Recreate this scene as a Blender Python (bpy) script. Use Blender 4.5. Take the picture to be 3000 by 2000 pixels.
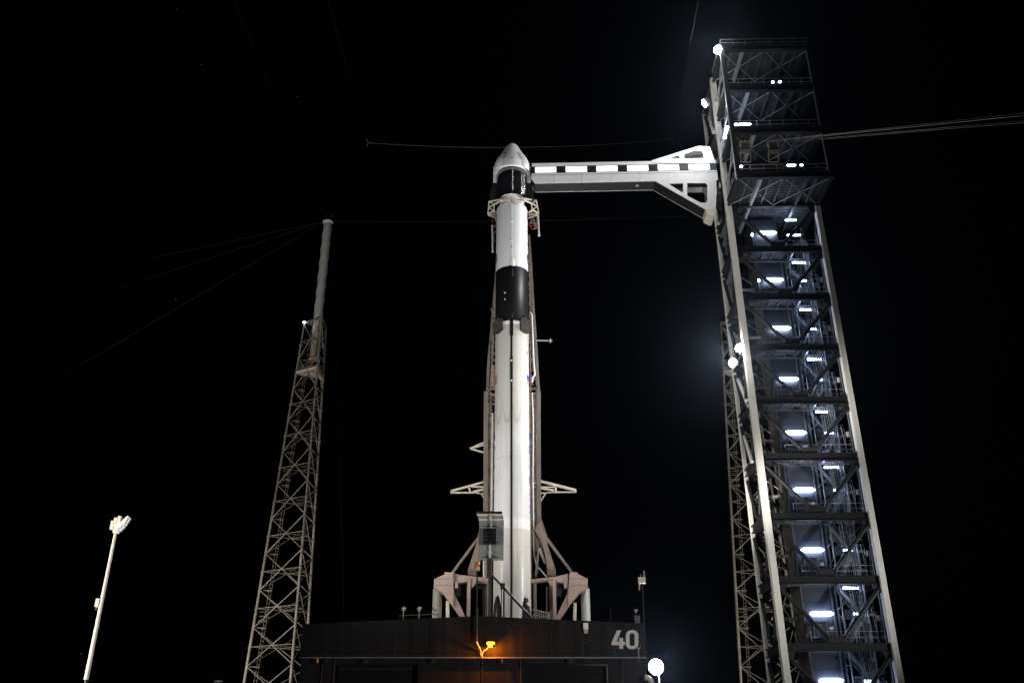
import bpy, math, random
from mathutils import Vector, Matrix
from mathutils.geometry import tessellate_polygon
random.seed(7)
for o in list(bpy.data.objects): bpy.data.objects.remove(o)
C = bpy.context.scene.collection
R = math.radians
# ---------------------------------------------------------------- camera
CAMZ = 3.2; FPX = 2565.0; PITCH = R(25)
cd = bpy.data.cameras.new('camera'); cam = bpy.data.objects.new('camera', cd); C.objects.link(cam)
cam.location = (0, 0, CAMZ); cam.rotation_euler = (R(90)+PITCH, 0, 0)
cd.lens = 36*FPX/3000; cd.sensor_width = 36; cd.clip_start = .1; cd.clip_end = 8000
bpy.context.scene.camera = cam
CP, SP = math.cos(PITCH), math.sin(PITCH)
def at(px, py, Y):
    "point on the ray of a photo pixel (3000 px wide) at forward distance Y"
    u = (px-1500)/FPX; v = (1000-py)/FPX
    k = Y/(CP-v*SP)
    return Vector((u*k, Y, CAMZ+(SP+v*CP)*k))
# ---------------------------------------------------------------- world (night)
w = bpy.data.worlds.new('World'); bpy.context.scene.world = w; w.use_nodes = True
bg = w.node_tree.nodes['Background']; bg.inputs[0].default_value = (.25, .35, .8, 1); bg.inputs[1].default_value = .0005
vs = bpy.context.scene.view_settings; vs.view_transform = 'Standard'; vs.look = 'None'; vs.exposure = 0; vs.gamma = 1
bpy.context.scene.cycles.max_bounces = 5
bpy.context.scene.cycles.sample_clamp_indirect = 4
# ---------------------------------------------------------------- floodlights of the pad and added fill spots (outside the frame)
def spot(name, loc, aim, power, size, blend=.5, rad=.6, col=(1, .97, .92)):
    l = bpy.data.lights.new(name, 'SPOT'); l.energy = power; l.spot_size = R(size); l.spot_blend = blend
    l.shadow_soft_size = rad; l.color = col
    o = bpy.data.objects.new(name, l); C.objects.link(o); o.location = loc
    o.rotation_euler = (Vector(aim)-Vector(loc)).to_track_quat('-Z', 'Y').to_euler(); return o
WARM = (1, .965, .91)
spot('pad_flood', (56, 63, 6), (0, 87, 34), 62000, 62, 1, col=(1, .985, .955))
spot('pad_flood', (-56, 62, 6), (0, 87, 36), 23000, 62, 1, col=(1, .97, .93))
spot('high_fill', (24, 30, 5), (2, 87, 62), 62000, 44, .7, col=(1, .985, .97))  # unseen spot added for frontal light on capsule and arm
spot('high_fill', (-24, 30, 5), (0, 87, 60), 46000, 44, .7, col=(1, .985, .97))  # its left twin, also added as high frontal fill
spot('pad_flood', (15, 65, 3), (0, 87, 52), 21000, 70, 1, col=(1, .985, .96))
spot('pad_flood', (-16, 64, 3), (0, 87, 50), 15000, 70, 1, col=(1, .98, .95))
spot('pad_flood', (10, 66, 3), (0, 88, 9), 4000, 100, 1, col=WARM)
spot('pad_flood', (-11, 66, 3), (0, 88, 9), 1800, 100, 1, col=WARM)
spot('mast_fill', (-75, 85, 4), (-38, 150, 50), 140000, 62, col=(1, .93, .83))  # unseen spot added to brighten the left lattice mast
spot('mast_fill', (-60, 110, 3), (-38, 150, 14), 60000, 60, col=(1, .96, .9))  # second added spot, low, brightens the foot of the mast
spot('mast_fill', (74, 100, 4), (42, 150, 30), 110000, 60, col=(1, .93, .82))
spot('tower_flood', (2, 62.5, 3), (30, 85.5, 20), 125000, 68, 1, col=(1, .97, .91))
spot('approach_flood', (-34, 22, 5), (-3, 64, 21), 30000, 24, .6, col=(1, .985, .965))
spot('approach_flood', (26, 16, 6), (0, 62, 12), 46000, 60, 1, col=(1, .985, .965))
# ---------------------------------------------------------------- materials
def mat(name, col, rough=.5, metal=0, grime=0, gcol=None, gscale=1.2, streak=False, emit=0, ecol=None, spec=.5, coat=0, stretch=(1,1,1), bump=0):
    m = bpy.data.materials.new(name); m.use_nodes = True; nt = m.node_tree; N = nt.nodes; L = nt.links
    b = N['Principled BSDF']; b.inputs['Base Color'].default_value = (*col, 1); b.inputs['Roughness'].default_value = rough
    b.inputs['Metallic'].default_value = metal; b.inputs['Specular IOR Level'].default_value = spec
    if coat: b.inputs['Coat Weight'].default_value = coat; b.inputs['Coat Roughness'].default_value = .15
    if emit:
        b.inputs['Emission Color'].default_value = (*(ecol or col), 1); b.inputs['Emission Strength'].default_value = emit
    if grime:
        tc = N.new('ShaderNodeTexCoord'); mp = N.new('ShaderNodeMapping'); L.new(tc.outputs['Object'], mp.inputs[0])
        mp.inputs['Scale'].default_value = (2.5, 2.5, .12) if streak else stretch
        n = N.new('ShaderNodeTexNoise'); n.inputs['Scale'].default_value = gscale; n.inputs['Detail'].default_value = 8; n.inputs['Roughness'].default_value = .65
        L.new(mp.outputs[0], n.inputs[0])
        cr = N.new('ShaderNodeValToRGB'); cr.color_ramp.elements[0].position = .38; cr.color_ramp.elements[1].position = .68
        L.new(n.outputs[0], cr.inputs[0])
        ma = N.new('ShaderNodeMath'); ma.operation = 'MULTIPLY'; ma.inputs[1].default_value = grime; L.new(cr.outputs[0], ma.inputs[0])
        mx = N.new('ShaderNodeMixRGB'); L.new(ma.outputs[0], mx.inputs[0]); mx.inputs[1].default_value = (*col, 1); mx.inputs[2].default_value = (*(gcol or tuple(c*.5 for c in col)), 1)
        L.new(mx.outputs[0], b.inputs['Base Color'])
        if bump:
            bp = N.new('ShaderNodeBump'); bp.inputs['Strength'].default_value = bump; bp.inputs['Distance'].default_value = .05
            L.new(n.outputs[0], bp.inputs['Height']); L.new(bp.outputs[0], b.inputs['Normal'])
    return m
M = {}
M['asphalt'] = mat('asphalt', (.06, .06, .06), .9, grime=.6, gcol=(.1, .095, .09), gscale=.3)
M['white'] = mat('white_paint', (.74, .745, .765), .4, grime=.25, gcol=(.64, .64, .655), streak=True, gscale=.5, spec=.35)
M['capsule'] = mat('capsule_paint', (.68, .69, .71), .5, grime=.35, gcol=(.58, .585, .6), gscale=.9, spec=.3)
M['white_plain'] = mat('white_metal', (.74, .74, .74), .45, grime=.3, gcol=(.6, .59, .57))
M['arm_white'] = mat('arm_paint', (.72, .725, .735), .5, grime=.5, gcol=(.54, .54, .535), gscale=.45, spec=.3)
M['cream'] = mat('cream_steel', (.66, .62, .52), .55, grime=.5, gcol=(.4, .33, .25), gscale=2)
M['column'] = mat('column_paint', (.8, .78, .72), .55, grime=.3, gcol=(.6, .55, .46), gscale=.8)
M['black'] = mat('black_composite', (.008, .008, .0095), .4, grime=.5, gcol=(.015, .015, .018), gscale=.8)
M['solar'] = mat('solar_black', (.008, .008, .011), .12, spec=.7)
M['dark'] = mat('dark_steel', (.0135, .0138, .0155), .5, spec=.25, grime=.5, gcol=(.02, .02, .0215), gscale=1.5)
M['tube'] = mat('painted_tube', (.026, .0265, .029), .5, spec=.25, grime=.4, gcol=(.018, .018, .019), gscale=1.5)
M['cabdark'] = mat('cab_steel', (.016, .017, .02), .5, grime=.4, gcol=(.03, .03, .034))
M['grey'] = mat('grey_steel', (.105, .112, .13), .5, metal=.2, grime=.4, gcol=(.07, .072, .08), gscale=2)
M['deck'] = mat('deck_plate', (.022, .023, .026), .6, grime=.8, gcol=(.13, .13, .135), gscale=1.6, stretch=(1, .3, 1))  # pale noise patches stand in for lamp light on the deck undersides
M['shaft'] = mat('shaft_panel', (.028, .032, .042), .5, grime=.3, gcol=(.042, .046, .056), gscale=.8)
M['shaft_side'] = mat('shaft_side_panel', (.12, .11, .095), .7, grime=.8, gcol=(.05, .045, .04), gscale=.5, streak=True)
M['stair'] = mat('galvanised', (.3, .32, .36), .4, metal=.5, grime=.5, gcol=(.14, .15, .17), gscale=3)
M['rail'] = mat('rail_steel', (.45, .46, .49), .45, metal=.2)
M['lattice'] = mat('galvanised_lattice', (.31, .295, .26), .5, metal=.25, grime=.9, gcol=(.13, .085, .055), gscale=.6)
M['mast'] = mat('fibreglass_mast', (.42, .42, .42), .45, grime=.5, gcol=(.34, .33, .31), gscale=.7)
M['rust_white'] = mat('stained_white', (.62, .59, .52), .5, grime=.6, gcol=(.4, .24, .12), gscale=.8)
M['pink'] = mat('primer_steel', (.40, .285, .25), .65, grime=.7, gcol=(.28, .21, .185), gscale=1.1, bump=.1)
M['brown'] = mat('weathered_primer', (.24, .19, .16), .65, grime=.9, gcol=(.17, .11, .08), gscale=1.3, stretch=(1.5, 1.5, .4))
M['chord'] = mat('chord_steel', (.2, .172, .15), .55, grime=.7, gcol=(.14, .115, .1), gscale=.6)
M['post'] = mat('grey_post', (.33, .34, .33), .5, grime=.3, gcol=(.26, .26, .25), gscale=.6)
M['building'] = mat('dark_cladding', (.0075, .0075, .008), .75, spec=.1, grime=.8, gcol=(.019, .0185, .018), gscale=.6, streak=True, bump=.15)
M['door'] = mat('dark_door', (.006, .006, .0065), .8, spec=.1)
M['trim'] = mat('edge_trim', (.13, .13, .13), .5)
M['numeral'] = mat('numeral_paint', (.47, .45, .41), .6, grime=.25)
M['louvre'] = mat('louvre', (.02, .02, .022), .5)
M['blue'] = mat('blue_marking', (.02, .07, .45), .5)
M['red'] = mat('red_marking', (.42, .02, .03), .5)
M['orange'] = mat('orange_hose', (.45, .08, .03), .5)
M['glass'] = mat('lit_window', (.9, .95, 1), .4, emit=1.15, ecol=(.82, .93, 1))
M['bar'] = mat('light_bar', (1, 1, 1), .4, emit=34, ecol=(.52, .66, 1))
M['lens'] = mat('lamp_lens', (1, 1, 1), .4, emit=30, ecol=(.55, .69, 1))
M['flood'] = mat('flood_lens', (1, 1, 1), .4, emit=300, ecol=(1, .985, .96))
M['bigflood'] = mat('glare_lens', (1, 1, 1), .4, emit=60, ecol=(.97, .99, 1))
M['amber'] = mat('amber_lens', (1, .3, .02), .4, emit=4, ecol=(1, .26, .03))
M['amber_off'] = mat('amber_dome', (.55, .13, .01), .25, coat=.5)
M['cable'] = mat('bright_cable', (.19, .16, .115), .7, spec=.2)
M['faint'] = mat('faint_wire', (.02, .02, .02), .8, spec=.1)
M['wire'] = mat('wire', (.07, .07, .065), .7)
M['board'] = mat('grey_board', (.25, .265, .25), .5, grime=.4, gcol=(.09, .095, .09), gscale=1)
M['star'] = mat('star_point', (1, 1, 1), .5, emit=.22)
M['fin_shade'] = mat('fin_shade', (.03, .029, .028), .5, metal=.3)  # dark tone carries the shade inside the deep grid cells
M['net'] = mat('basket_net', (.1, .1, .1), .6)
M['gold'] = mat('basket_frame', (.5, .43, .28), .4, metal=.3)
# ---------------------------------------------------------------- mesh tools
class MB:
    def __init__(s): s.v = []; s.f = []; s.sm = []
    def add(s, vs, fs, smooth=False):
        n = len(s.v); s.v += [tuple(v) for v in vs]; s.f += [tuple(i+n for i in f) for f in fs]; s.sm += [smooth]*len(fs); return s
    def beam(s, a, b, wd, ht=None, up=(0, 0, 1)):
        a = Vector(a); b = Vector(b); ht = wd if ht is None else ht
        d = (b-a).normalized(); up = Vector(up)
        if abs(d.dot(up)) > .98: up = Vector((0, 1, 0)) if abs(d.y) < .9 else Vector((1, 0, 0))
        sd = d.cross(up).normalized(); u2 = sd.cross(d).normalized()
        p = []
        for q in (a, b):
            for i, j in ((-1, -1), (1, -1), (1, 1), (-1, 1)): p.append(q+sd*wd/2*i+u2*ht/2*j)
        return s.add(p, [(0, 3, 2, 1), (4, 5, 6, 7), (0, 1, 5, 4), (1, 2, 6, 5), (2, 3, 7, 6), (3, 0, 4, 7)])
    def box(s, x0, x1, y0, y1, z0, z1):
        p = [(x, y, z) for z in (z0, z1) for x, y in ((x0, y0), (x1, y0), (x1, y1), (x0, y1))]
        return s.add(p, [(0, 3, 2, 1), (4, 5, 6, 7), (0, 1, 5, 4), (1, 2, 6, 5), (2, 3, 7, 6), (3, 0, 4, 7)])
    def tube(s, a, b, r, r2=None, n=8):
        a = Vector(a); b = Vector(b); r2 = r if r2 is None else r2; d = (b-a).normalized()
        t = Vector((0, 0, 1)) if abs(d.z) < .9 else Vector((1, 0, 0)); u = d.cross(t).normalized(); w_ = d.cross(u)
        p = [q+(u*math.cos(2*math.pi*i/n)+w_*math.sin(2*math.pi*i/n))*rr for q, rr in ((a, r), (b, r2)) for i in range(n)]
        s.add(p, [(i, i+n, (i+1) % n+n, (i+1) % n) for i in range(n)], True)
        return s.add([*p], [tuple(range(n)), tuple(range(2*n-1, n-1, -1))])
    def path(s, pts, r, n=6):
        for a, b in zip(pts, pts[1:]): s.tube(a, b, r, n=n)
        return s
    def lathe(s, prof, n=48, mod=None, ctr=(0, 0)):
        p = []
        for z, r in prof:
            for i in range(n):
                t = 2*math.pi*i/n; rr = r if mod is None else mod(z, r, t)
                p.append((ctr[0]+rr*math.sin(t), ctr[1]-rr*math.cos(t), z))
        f = []
        for k in range(len(prof)-1):
            for i in range(n):
                a, b = k*n+i, k*n+(i+1) % n; f.append((a, b, b+n, a+n))
        return s.add(p, f, True)
    def plate(s, loops, th, fn):
        "loops: outer + holes in 2D; fn(u,v,w) -> 3D, w in 0..th"
        vs = [[Vector((u, v, 0)) for u, v in lp] for lp in loops]; tr = tessellate_polygon(vs)
        fl = [q for lp in loops for q in lp]; n = len(fl)
        p = [fn(u, v, 0) for u, v in fl]+[fn(u, v, th) for u, v in fl]
        f = [tuple(t) for t in tr]+[tuple(i+n for i in reversed(t)) for t in tr]
        o = 0
        for lp in loops:
            m = len(lp)
            for i in range(m): a, b = o+i, o+(i+1) % m; f.append((a, b, b+n, a+n))
            o += m
        return s.add(p, f)
    def ibeam(s, a, b, ht, wd, t=.05, up=(0, 0, 1)):
        a = Vector(a); b = Vector(b); U = Vector(up)
        s.beam(a, b, t, ht-2*t, up); s.beam(a+U*(ht/2-t/2), b+U*(ht/2-t/2), wd, t, up); return s.beam(a-U*(ht/2-t/2), b-U*(ht/2-t/2), wd, t, up)
    def build(s, name, m, parent=None, label=None):
        me = bpy.data.meshes.new(name); me.from_pydata(s.v, [], s.f); me.polygons.foreach_set('use_smooth', s.sm)
        me.materials.append(m if not isinstance(m, str) else M[m]); me.update()
        import bmesh
        bm = bmesh.new(); bm.from_mesh(me); bmesh.ops.recalc_face_normals(bm, faces=bm.faces); bm.to_mesh(me); bm.free()
        o = bpy.data.objects.new(name, me); C.objects.link(o)
        if parent is not None: o.parent = parent
        if label: o['label'] = label
        return o
def tag(o, label, cat, group=None):
    o['label'] = label; o['category'] = cat
    if group: o['group'] = group
    return o
def thing(name, label, cat, loc=(0, 0, 0), rz=0, group=None):
    o = bpy.data.objects.new(name, None); C.objects.link(o); o.location = loc; o.rotation_euler = (0, 0, rz)
    return tag(o, label, cat, group)
def copy_tree(o, parent=None):
    c = o.copy(); C.objects.link(c)
    if parent: c.parent = parent
    for ch in list(o.children):
        if ch.name != c.name: copy_tree(ch, c)
    return c
def loc_(parent):
    l = Vector(parent.location); r = -parent.rotation_euler.z
    def f(p):
        q = Vector(p)-l; return Vector((q.x*math.cos(r)-q.y*math.sin(r), q.x*math.sin(r)+q.y*math.cos(r), q.z))
    return f
# ---------------------------------------------------------------- ground
g = MB(); g.add([(-3000, -3000, 0), (3000, -3000, 0), (3000, 3000, 0), (-3000, 3000, 0)], [(0, 1, 2, 3)])
g.build('ground', 'asphalt')['kind'] = 'structure'
g = MB(); g.box(-40, 48, 70, 118, -.5, .12); g.build('pad_pavement', mat('concrete', (.2, .19, .175), .85, grime=.6, gcol=(.13, .12, .11), gscale=.2))['kind'] = 'structure'

# ================================================================ ROCKET
RX, RY, RR = 0.0, 87.2, 1.83
rocket = thing('rocket', 'tall white rocket with a black band and a white crew capsule on top', 'rocket', (RX, RY, 0))
# first stage material: clean/soot zones with ice scallops and streaks
def stage_mat():
    m = bpy.data.materials.new('weathered_stage'); m.use_nodes = True; nt = m.node_tree; N = nt.nodes; L = nt.links; b = N['Principled BSDF']
    b.inputs['Roughness'].default_value = .42; b.inputs['Coat Weight'].default_value = .2; b.inputs['Coat Roughness'].default_value = .2
    tc = N.new('ShaderNodeTexCoord'); sp = N.new('ShaderNodeSeparateXYZ'); L.new(tc.outputs['Object'], sp.inputs[0])
    def mth(op, a, b_=None, c=None):
        n = N.new('ShaderNodeMath'); n.operation = op
        for i, q in enumerate((a, b_, c)):
            if q is None: continue
            if isinstance(q, (int, float)): n.inputs[i].default_value = q
            else: L.new(q, n.inputs[i])
        return n.outputs[0]
    def ramp(v, els, interp='LINEAR'):
        n = N.new('ShaderNodeValToRGB'); n.color_ramp.interpolation = interp; e = n.color_ramp.elements
        while len(e) < len(els): e.new(.5)
        for q, (p_, c) in zip(e, els): q.position = p_; q.color = (c, c, c, 1) if isinstance(c, (int, float)) else (*c, 1)
        L.new(v, n.inputs[0]); return n.outputs[0]
    def mix(f, a, b_, t='MIX'):
        n = N.new('ShaderNodeMixRGB'); n.blend_type = t
        for i, q in enumerate((f, a, b_)):
            if isinstance(q, (int, float)): n.inputs[i].default_value = q if i == 0 else (q, q, q, 1)
            elif isinstance(q, tuple): n.inputs[i].default_value = (*q, 1)
            else: L.new(q, n.inputs[i])
        return n.outputs[0]
    def noise(scale, st, det=6):
        mp = N.new('ShaderNodeMapping'); L.new(tc.outputs['Object'], mp.inputs[0]); mp.inputs['Scale'].default_value = st
        n = N.new('ShaderNodeTexNoise'); n.inputs['Scale'].default_value = scale; n.inputs['Detail'].default_value = det; n.inputs['Roughness'].default_value = .65; L.new(mp.outputs[0], n.inputs[0]); return n.outputs[0]
    z = sp.outputs[2]; ang = mth('ARCTAN2', sp.outputs[0], mth('MULTIPLY', sp.outputs[1], -1))
    zn = mth('DIVIDE', z, 46.0)
    base = ramp(zn, [(.12, (.62, .59, .54)), (.497, (.60, .57, .52)), (.50, (.80, .80, .80)), (.519, (.80, .80, .80)), (.522, (.68, .685, .695)), (.70, (.66, .66, .66)), (.745, (.54, .525, .495)), (.98, (.52, .50, .465))])
    # scallops
    sc = mth('SUBTRACT', 1.0, mth('ABSOLUTE', mth('SINE', mth('MULTIPLY', ang, 5.45))))
    wob = mth('MULTIPLY', mth('SUBTRACT', noise(1.1, (1, 1, .3)), .5), 1.0)
    zc = mth('ADD', mth('ADD', 33.8, mth('MULTIPLY', mth('POWER', sc, 1.4), 2.2)), wob)
    dz = mth('SUBTRACT', z, zc)
    above = ramp(mth('MULTIPLY_ADD', dz, .5, .5), [(.44, 0), (.50, 1), (.56, .55), (1, 0)])
    c = mix(mth('MULTIPLY', above, .75), base, (.24, .22, .20))
    # welds
    for zz in (44.0, 37.3, 30.2, 21.2):
        line = ramp(mth('ABSOLUTE', mth('SUBTRACT', z, zz+0.0)), [(0, 1), (.06, 0)])
        c = mix(mth('MULTIPLY', line, .5), c, (.3, .29, .28))
    # streaks
    st = ramp(noise(1.0, (3.2, 3.2, .1)), [(.42, 0), (.72, 1)])
    c = mix(mth('MULTIPLY', st, .6), c, (.42, .40, .37))
    mo = ramp(noise(.7, (1, 1, .6), 8), [(.4, 0), (.75, 1)])
    c = mix(mth('MULTIPLY', mo, .3), c, (.47, .46, .45))
    for a0 in (-.62, -.30, .26, .55):
        vl = ramp(mth('ABSOLUTE', mth('SUBTRACT', ang, a0)), [(0, 1), (.022, 0)]); c = mix(mth('MULTIPLY', vl, .38), c, (.30, .29, .28))
    # small spots of peeled frost low on the tank
    vo = N.new('ShaderNodeTexVoronoi'); vo.inputs['Scale'].default_value = .55; mp = N.new('ShaderNodeMapping'); mp.inputs['Scale'].default_value = (1.6, 1.6, .8); L.new(tc.outputs['Object'], mp.inputs[0]); L.new(mp.outputs[0], vo.inputs[0])
    rg = ramp(vo.outputs['Distance'], [(.04, .6), (.10, 1), (.15, 0)])
    zm = ramp(mth('DIVIDE', z, 46.0), [(.52, 0), (.54, 1), (.66, 1), (.70, 0)])
    c = mix(mth('MULTIPLY', mth('MULTIPLY', rg, zm), .4), c, (.40, .40, .41))
    L.new(c, b.inputs['Base Color'])
    bp = N.new('ShaderNodeBump'); bp.inputs['Strength'].default_value = .12; bp.inputs['Distance'].default_value = .05; L.new(noise(.5, (1, 1, .3)), bp.inputs['Height']); L.new(bp.outputs[0], b.inputs['Normal'])
    return m
M['stage'] = stage_mat()
ROOT = rocket
NS = 96
s1 = MB().lathe([(4.4, 0), (4.4, 1.6), (4.7, RR), (45.1, RR)], NS).build('first_stage', 'stage', rocket)
MB().lathe([(45.1, RR+.008), (45.55, RR+.008)], NS).build('joint_ring', mat('clean_white', (.82, .82, .82), .4), rocket)
def cyl(az, z, r=RR): return Vector((r*math.sin(az), -r*math.cos(az), z))
def stroke(mb, pts, wd, az0, r, zc=0, off=0.0):
    "flat paint stroke laid on the cylinder; pts in (arc metres, z)"
    for (s0, z0), (s1_, z1) in zip(pts, pts[1:]):
        dx, dz = s1_-s0, z1-z0; ln = math.hypot(dx, dz); n = max(1, int(ln/.12)); nx, nz = -dz/ln*wd/2, dx/ln*wd/2
        k = max(1, int(wd/.15))
        vs = []
        for i in range(n+1):
            for j in range(k+1):
                q = -1+2*j/k; s_ = s0+dx*i/n+nx*q; z_ = z0+dz*i/n+nz*q
                vs.append(cyl(az0+s_/RR, zc+z_, r+off))
        fs = [(i*(k+1)+j, i*(k+1)+j+1, (i+1)*(k+1)+j+1, (i+1)*(k+1)+j) for i in range(n) for j in range(k)]
        mb.add(vs, fs, True); off += .0015
# interstage
MB().lathe([(45.55, RR+.02), (52.36, RR+.02), (52.4, RR-.02)], NS).build('interstage', 'black', rocket)
ap = MB()
for hh in (49.0, 48.2):
    ap.add([cyl(-.43+.045*math.cos(t), hh+.1*math.sin(t), RR+.04) for t in [i*math.pi/5 for i in range(10)]], [tuple(range(10))])
ap.build('vent_port', mat('white_port', (.85, .85, .85), .4), rocket)
# second stage
s2 = MB().lathe([(52.38, RR), (60.7, RR), (60.95, RR-.07)], NS).build('second_stage', 'white', rocket)
MB().lathe([(60.9, 1.62), (61.3, 1.42), (62.12, 1.42), (62.25, 1.55)], NS).build('payload_adapter', 'white_plain', rocket)
# raceways
az_r = R(-1.5)
def raceway(zs0, zs1, wd, pr, name, m, par):
    mb = MB(); a = Vector((math.sin(az_r), -math.cos(az_r), 0))
    mb.beam(a*(RR+pr/2-.02)+Vector((0, 0, zs0)), a*(RR+pr/2-.02)+Vector((0, 0, zs1)), wd, pr, up=a); return mb.build(name, m, par)
raceway(4.9, 45.5, .2, .16, 'raceway', 'black', rocket)
raceway(38.3, 41.2, .27, .2, 'raceway_cover', 'black', rocket)
raceway(43.7, 45.55, .36, .18, 'raceway_head', 'black', rocket)
raceway(52.5, 60.7, .13, .07, 'cable_duct', 'white_plain', rocket)
for zz in (38.4, 40.7):
    a = Vector((math.sin(az_r), -math.cos(az_r), 0)); MB().tube(a*(RR+.1)+Vector((0, 0, zz)), a*(RR+.22)+Vector((0, 0, zz)), .09, n=12).build('raceway_button', mat('white_button', (.85, .85, .85), .4), rocket)
for zz, hh in ((58.2, .35), (55.6, .5), (54.6, .5)):
    mb = MB(); p = Vector((math.sin(az_r-.05*(hh > .4 and zz > 55)), -math.cos(az_r), 0)); mb.beam(p*(RR+.03)+Vector((0, 0, zz)), p*(RR+.03)+Vector((0, 0, zz+hh)), .26, .1, up=p); o = mb.build('sensor_cover', 'white_plain', rocket)
    mb = MB()
    for q in (.15, .35): mb.beam(p*(RR+.09)+Vector((0, 0, zz+q*hh)), p*(RR+.09)+Vector((0, 0, zz+q*hh+.1*hh)), .13, .02, up=p)
    mb.build('port', 'black', o)
# black fairing of the duct over the interstage (parabolic hood) and small fin
for (zz, ln, r_, m_, dx) in ((52.3, 1.25, .3, 'white_plain', .03), (51.0, 1.6, .06, 'grey', .07), (45.9, 1.2, .05, 'grey', .05), (52.2, .35, .32, 'black', .01)):
    mb = MB(); a0 = az_r+dx; prof = []
    for i in range(9):
        t = i/8; prof.append((zz+ln*t, r_*math.sqrt(max(0, 1-t*t))))
    vs = []; n = 10
    for z_, q in prof:
        for j in range(n+1):
            th = math.pi*j/n; vs.append(cyl(a0+q*math.cos(th)/RR, z_, RR+.0+q*.45*math.sin(th)))
    mb.add(vs, [(i*(n+1)+j, i*(n+1)+j+1, (i+1)*(n+1)+j+1, (i+1)*(n+1)+j) for i in range(8) for j in range(n)], True)
    mb.build('duct_fairing', m_, rocket)
# trunk
MB().lathe([(62.25, 1.84), (64.1, 1.84), (64.12, 1.86), (66.0, 1.86), (66.05, 1.7)], NS).build('trunk', 'solar', rocket)
mb = MB()
for a in (R(2), R(37), R(45), R(52)):
    for q in (-.02, .02): mb.tube(cyl(a+q, 62.4, 1.89), cyl(a+q, 65.6, 1.89), .022, n=6)
mb.build('trunk_rail', mat('bright_rail', (.55, .55, .55), .25, metal=.8), rocket)
def fin(az):
    out = Vector((math.sin(az), -math.cos(az), 0)); tn = Vector((math.cos(az), math.sin(az), 0))
    f = MB().plate([[(1.8, 62.25), (2.62, 62.25), (2.62, 63.2), (2.2, 65.0), (1.8, 65.0)]], .12, lambda u, v, w_: out*u+Vector((0, 0, v))+tn*(w_-.06)).build('fin', 'cabdark', rocket)
    MB().plate([[(1.8, 64.75), (2.25, 64.75), (2.25, 67.1), (1.8, 67.1)]], .15, lambda u, v, w_: out*u+Vector((0, 0, v))+tn*(w_-.075)).build('fin_cap', 'white', f)
for a in (88, -88, 180): fin(R(a))
# capsule with four bulging engine pods
def podmod(z, r, t):
    s = 0
    for a in (60, -60, 120, -120):
        d = abs((t-R(a)+math.pi) % (2*math.pi)-math.pi); s = max(s, math.cos(min(1, d/R(24))*math.pi/2)**.7)
    k = max(0, 1-abs((z-66.9)/1.5)**2) if z < 66.9 else max(0, 1-((z-66.9)/2.2)**1.4)
    return r+.30*s*k
prof = [(66.0, 1.93), (66.06, 2.0), (66.2, 2.0), (66.6, 1.98), (67.0, 1.95), (67.4, 1.86), (67.8, 1.74), (68.2, 1.58), (68.6, 1.41), (69.0, 1.24), (69.35, 1.08), (69.55, .98)]
cap = MB().lathe(prof, 144, podmod).build('capsule', 'capsule', rocket)
MB().lathe([(69.53, 1.0), (69.58, .985), (69.9, .83), (70.2, .63), (70.4, .43), (70.52, .22), (70.56, .001)], 64).build('nose_cone', 'capsule', rocket)
MB().lathe([(69.50, .985), (69.56, .985)], 64).build('nose_seam', 'grey', rocket)
MB().lathe([(65.94, 1.6), (65.96, 1.99), (66.02, 1.99)], NS).build('heat_shield_rim', mat('rim_white', (.8, .78, .76), .4), rocket)
for a, zz, rr in ((-27, 68.0, 1.70), (29, 68.0, 1.70), (-30, 67.35, 1.92), (31, 67.35, 1.92)):
    p = [cyl(R(a)+.11*math.cos(t)/1.7, zz+.28*math.sin(t), rr+.02-(.28*math.sin(t))*.42) for t in [i*math.pi/8 for i in range(16)]]
    mb = MB(); mb.path(p+[p[0]], .022, 4); mb.build('thruster_port', 'grey', cap)
mb = MB(); mb.beam(cyl(R(-4), 66.95, 1.98), cyl(R(4), 67.0, 1.98), .06, .05); mb.beam(cyl(R(3), 67.03, 1.96), cyl(R(6), 67.07, 1.96), .03, .03); mb.build('hatch_mark', 'black', cap)
# grid fins
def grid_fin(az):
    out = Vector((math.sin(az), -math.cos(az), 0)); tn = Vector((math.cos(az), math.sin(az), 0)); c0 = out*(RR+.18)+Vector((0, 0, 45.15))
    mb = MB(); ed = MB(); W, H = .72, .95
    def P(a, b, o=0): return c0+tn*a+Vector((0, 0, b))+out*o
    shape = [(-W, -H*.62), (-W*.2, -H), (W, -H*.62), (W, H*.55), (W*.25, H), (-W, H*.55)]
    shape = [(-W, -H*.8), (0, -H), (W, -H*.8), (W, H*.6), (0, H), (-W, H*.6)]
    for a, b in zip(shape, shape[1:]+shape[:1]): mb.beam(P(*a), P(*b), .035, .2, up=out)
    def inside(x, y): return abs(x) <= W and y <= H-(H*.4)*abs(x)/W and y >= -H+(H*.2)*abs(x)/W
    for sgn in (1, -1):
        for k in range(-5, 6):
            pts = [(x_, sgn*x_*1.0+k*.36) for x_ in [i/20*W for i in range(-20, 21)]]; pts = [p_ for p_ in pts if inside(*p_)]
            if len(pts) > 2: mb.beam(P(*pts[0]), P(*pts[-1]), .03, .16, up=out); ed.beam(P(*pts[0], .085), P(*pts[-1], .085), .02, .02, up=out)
    f = mb.build('grid_fin', 'fin_shade', rocket); ed.build('fin_lit_edge', 'chord', f)  # pale ridges paint the lit front edges over the shade-dark walls
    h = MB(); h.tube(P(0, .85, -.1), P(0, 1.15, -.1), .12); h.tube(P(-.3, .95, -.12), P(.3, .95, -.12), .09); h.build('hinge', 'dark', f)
for a in (46, -50, 134, -134): grid_fin(R(a))
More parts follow.
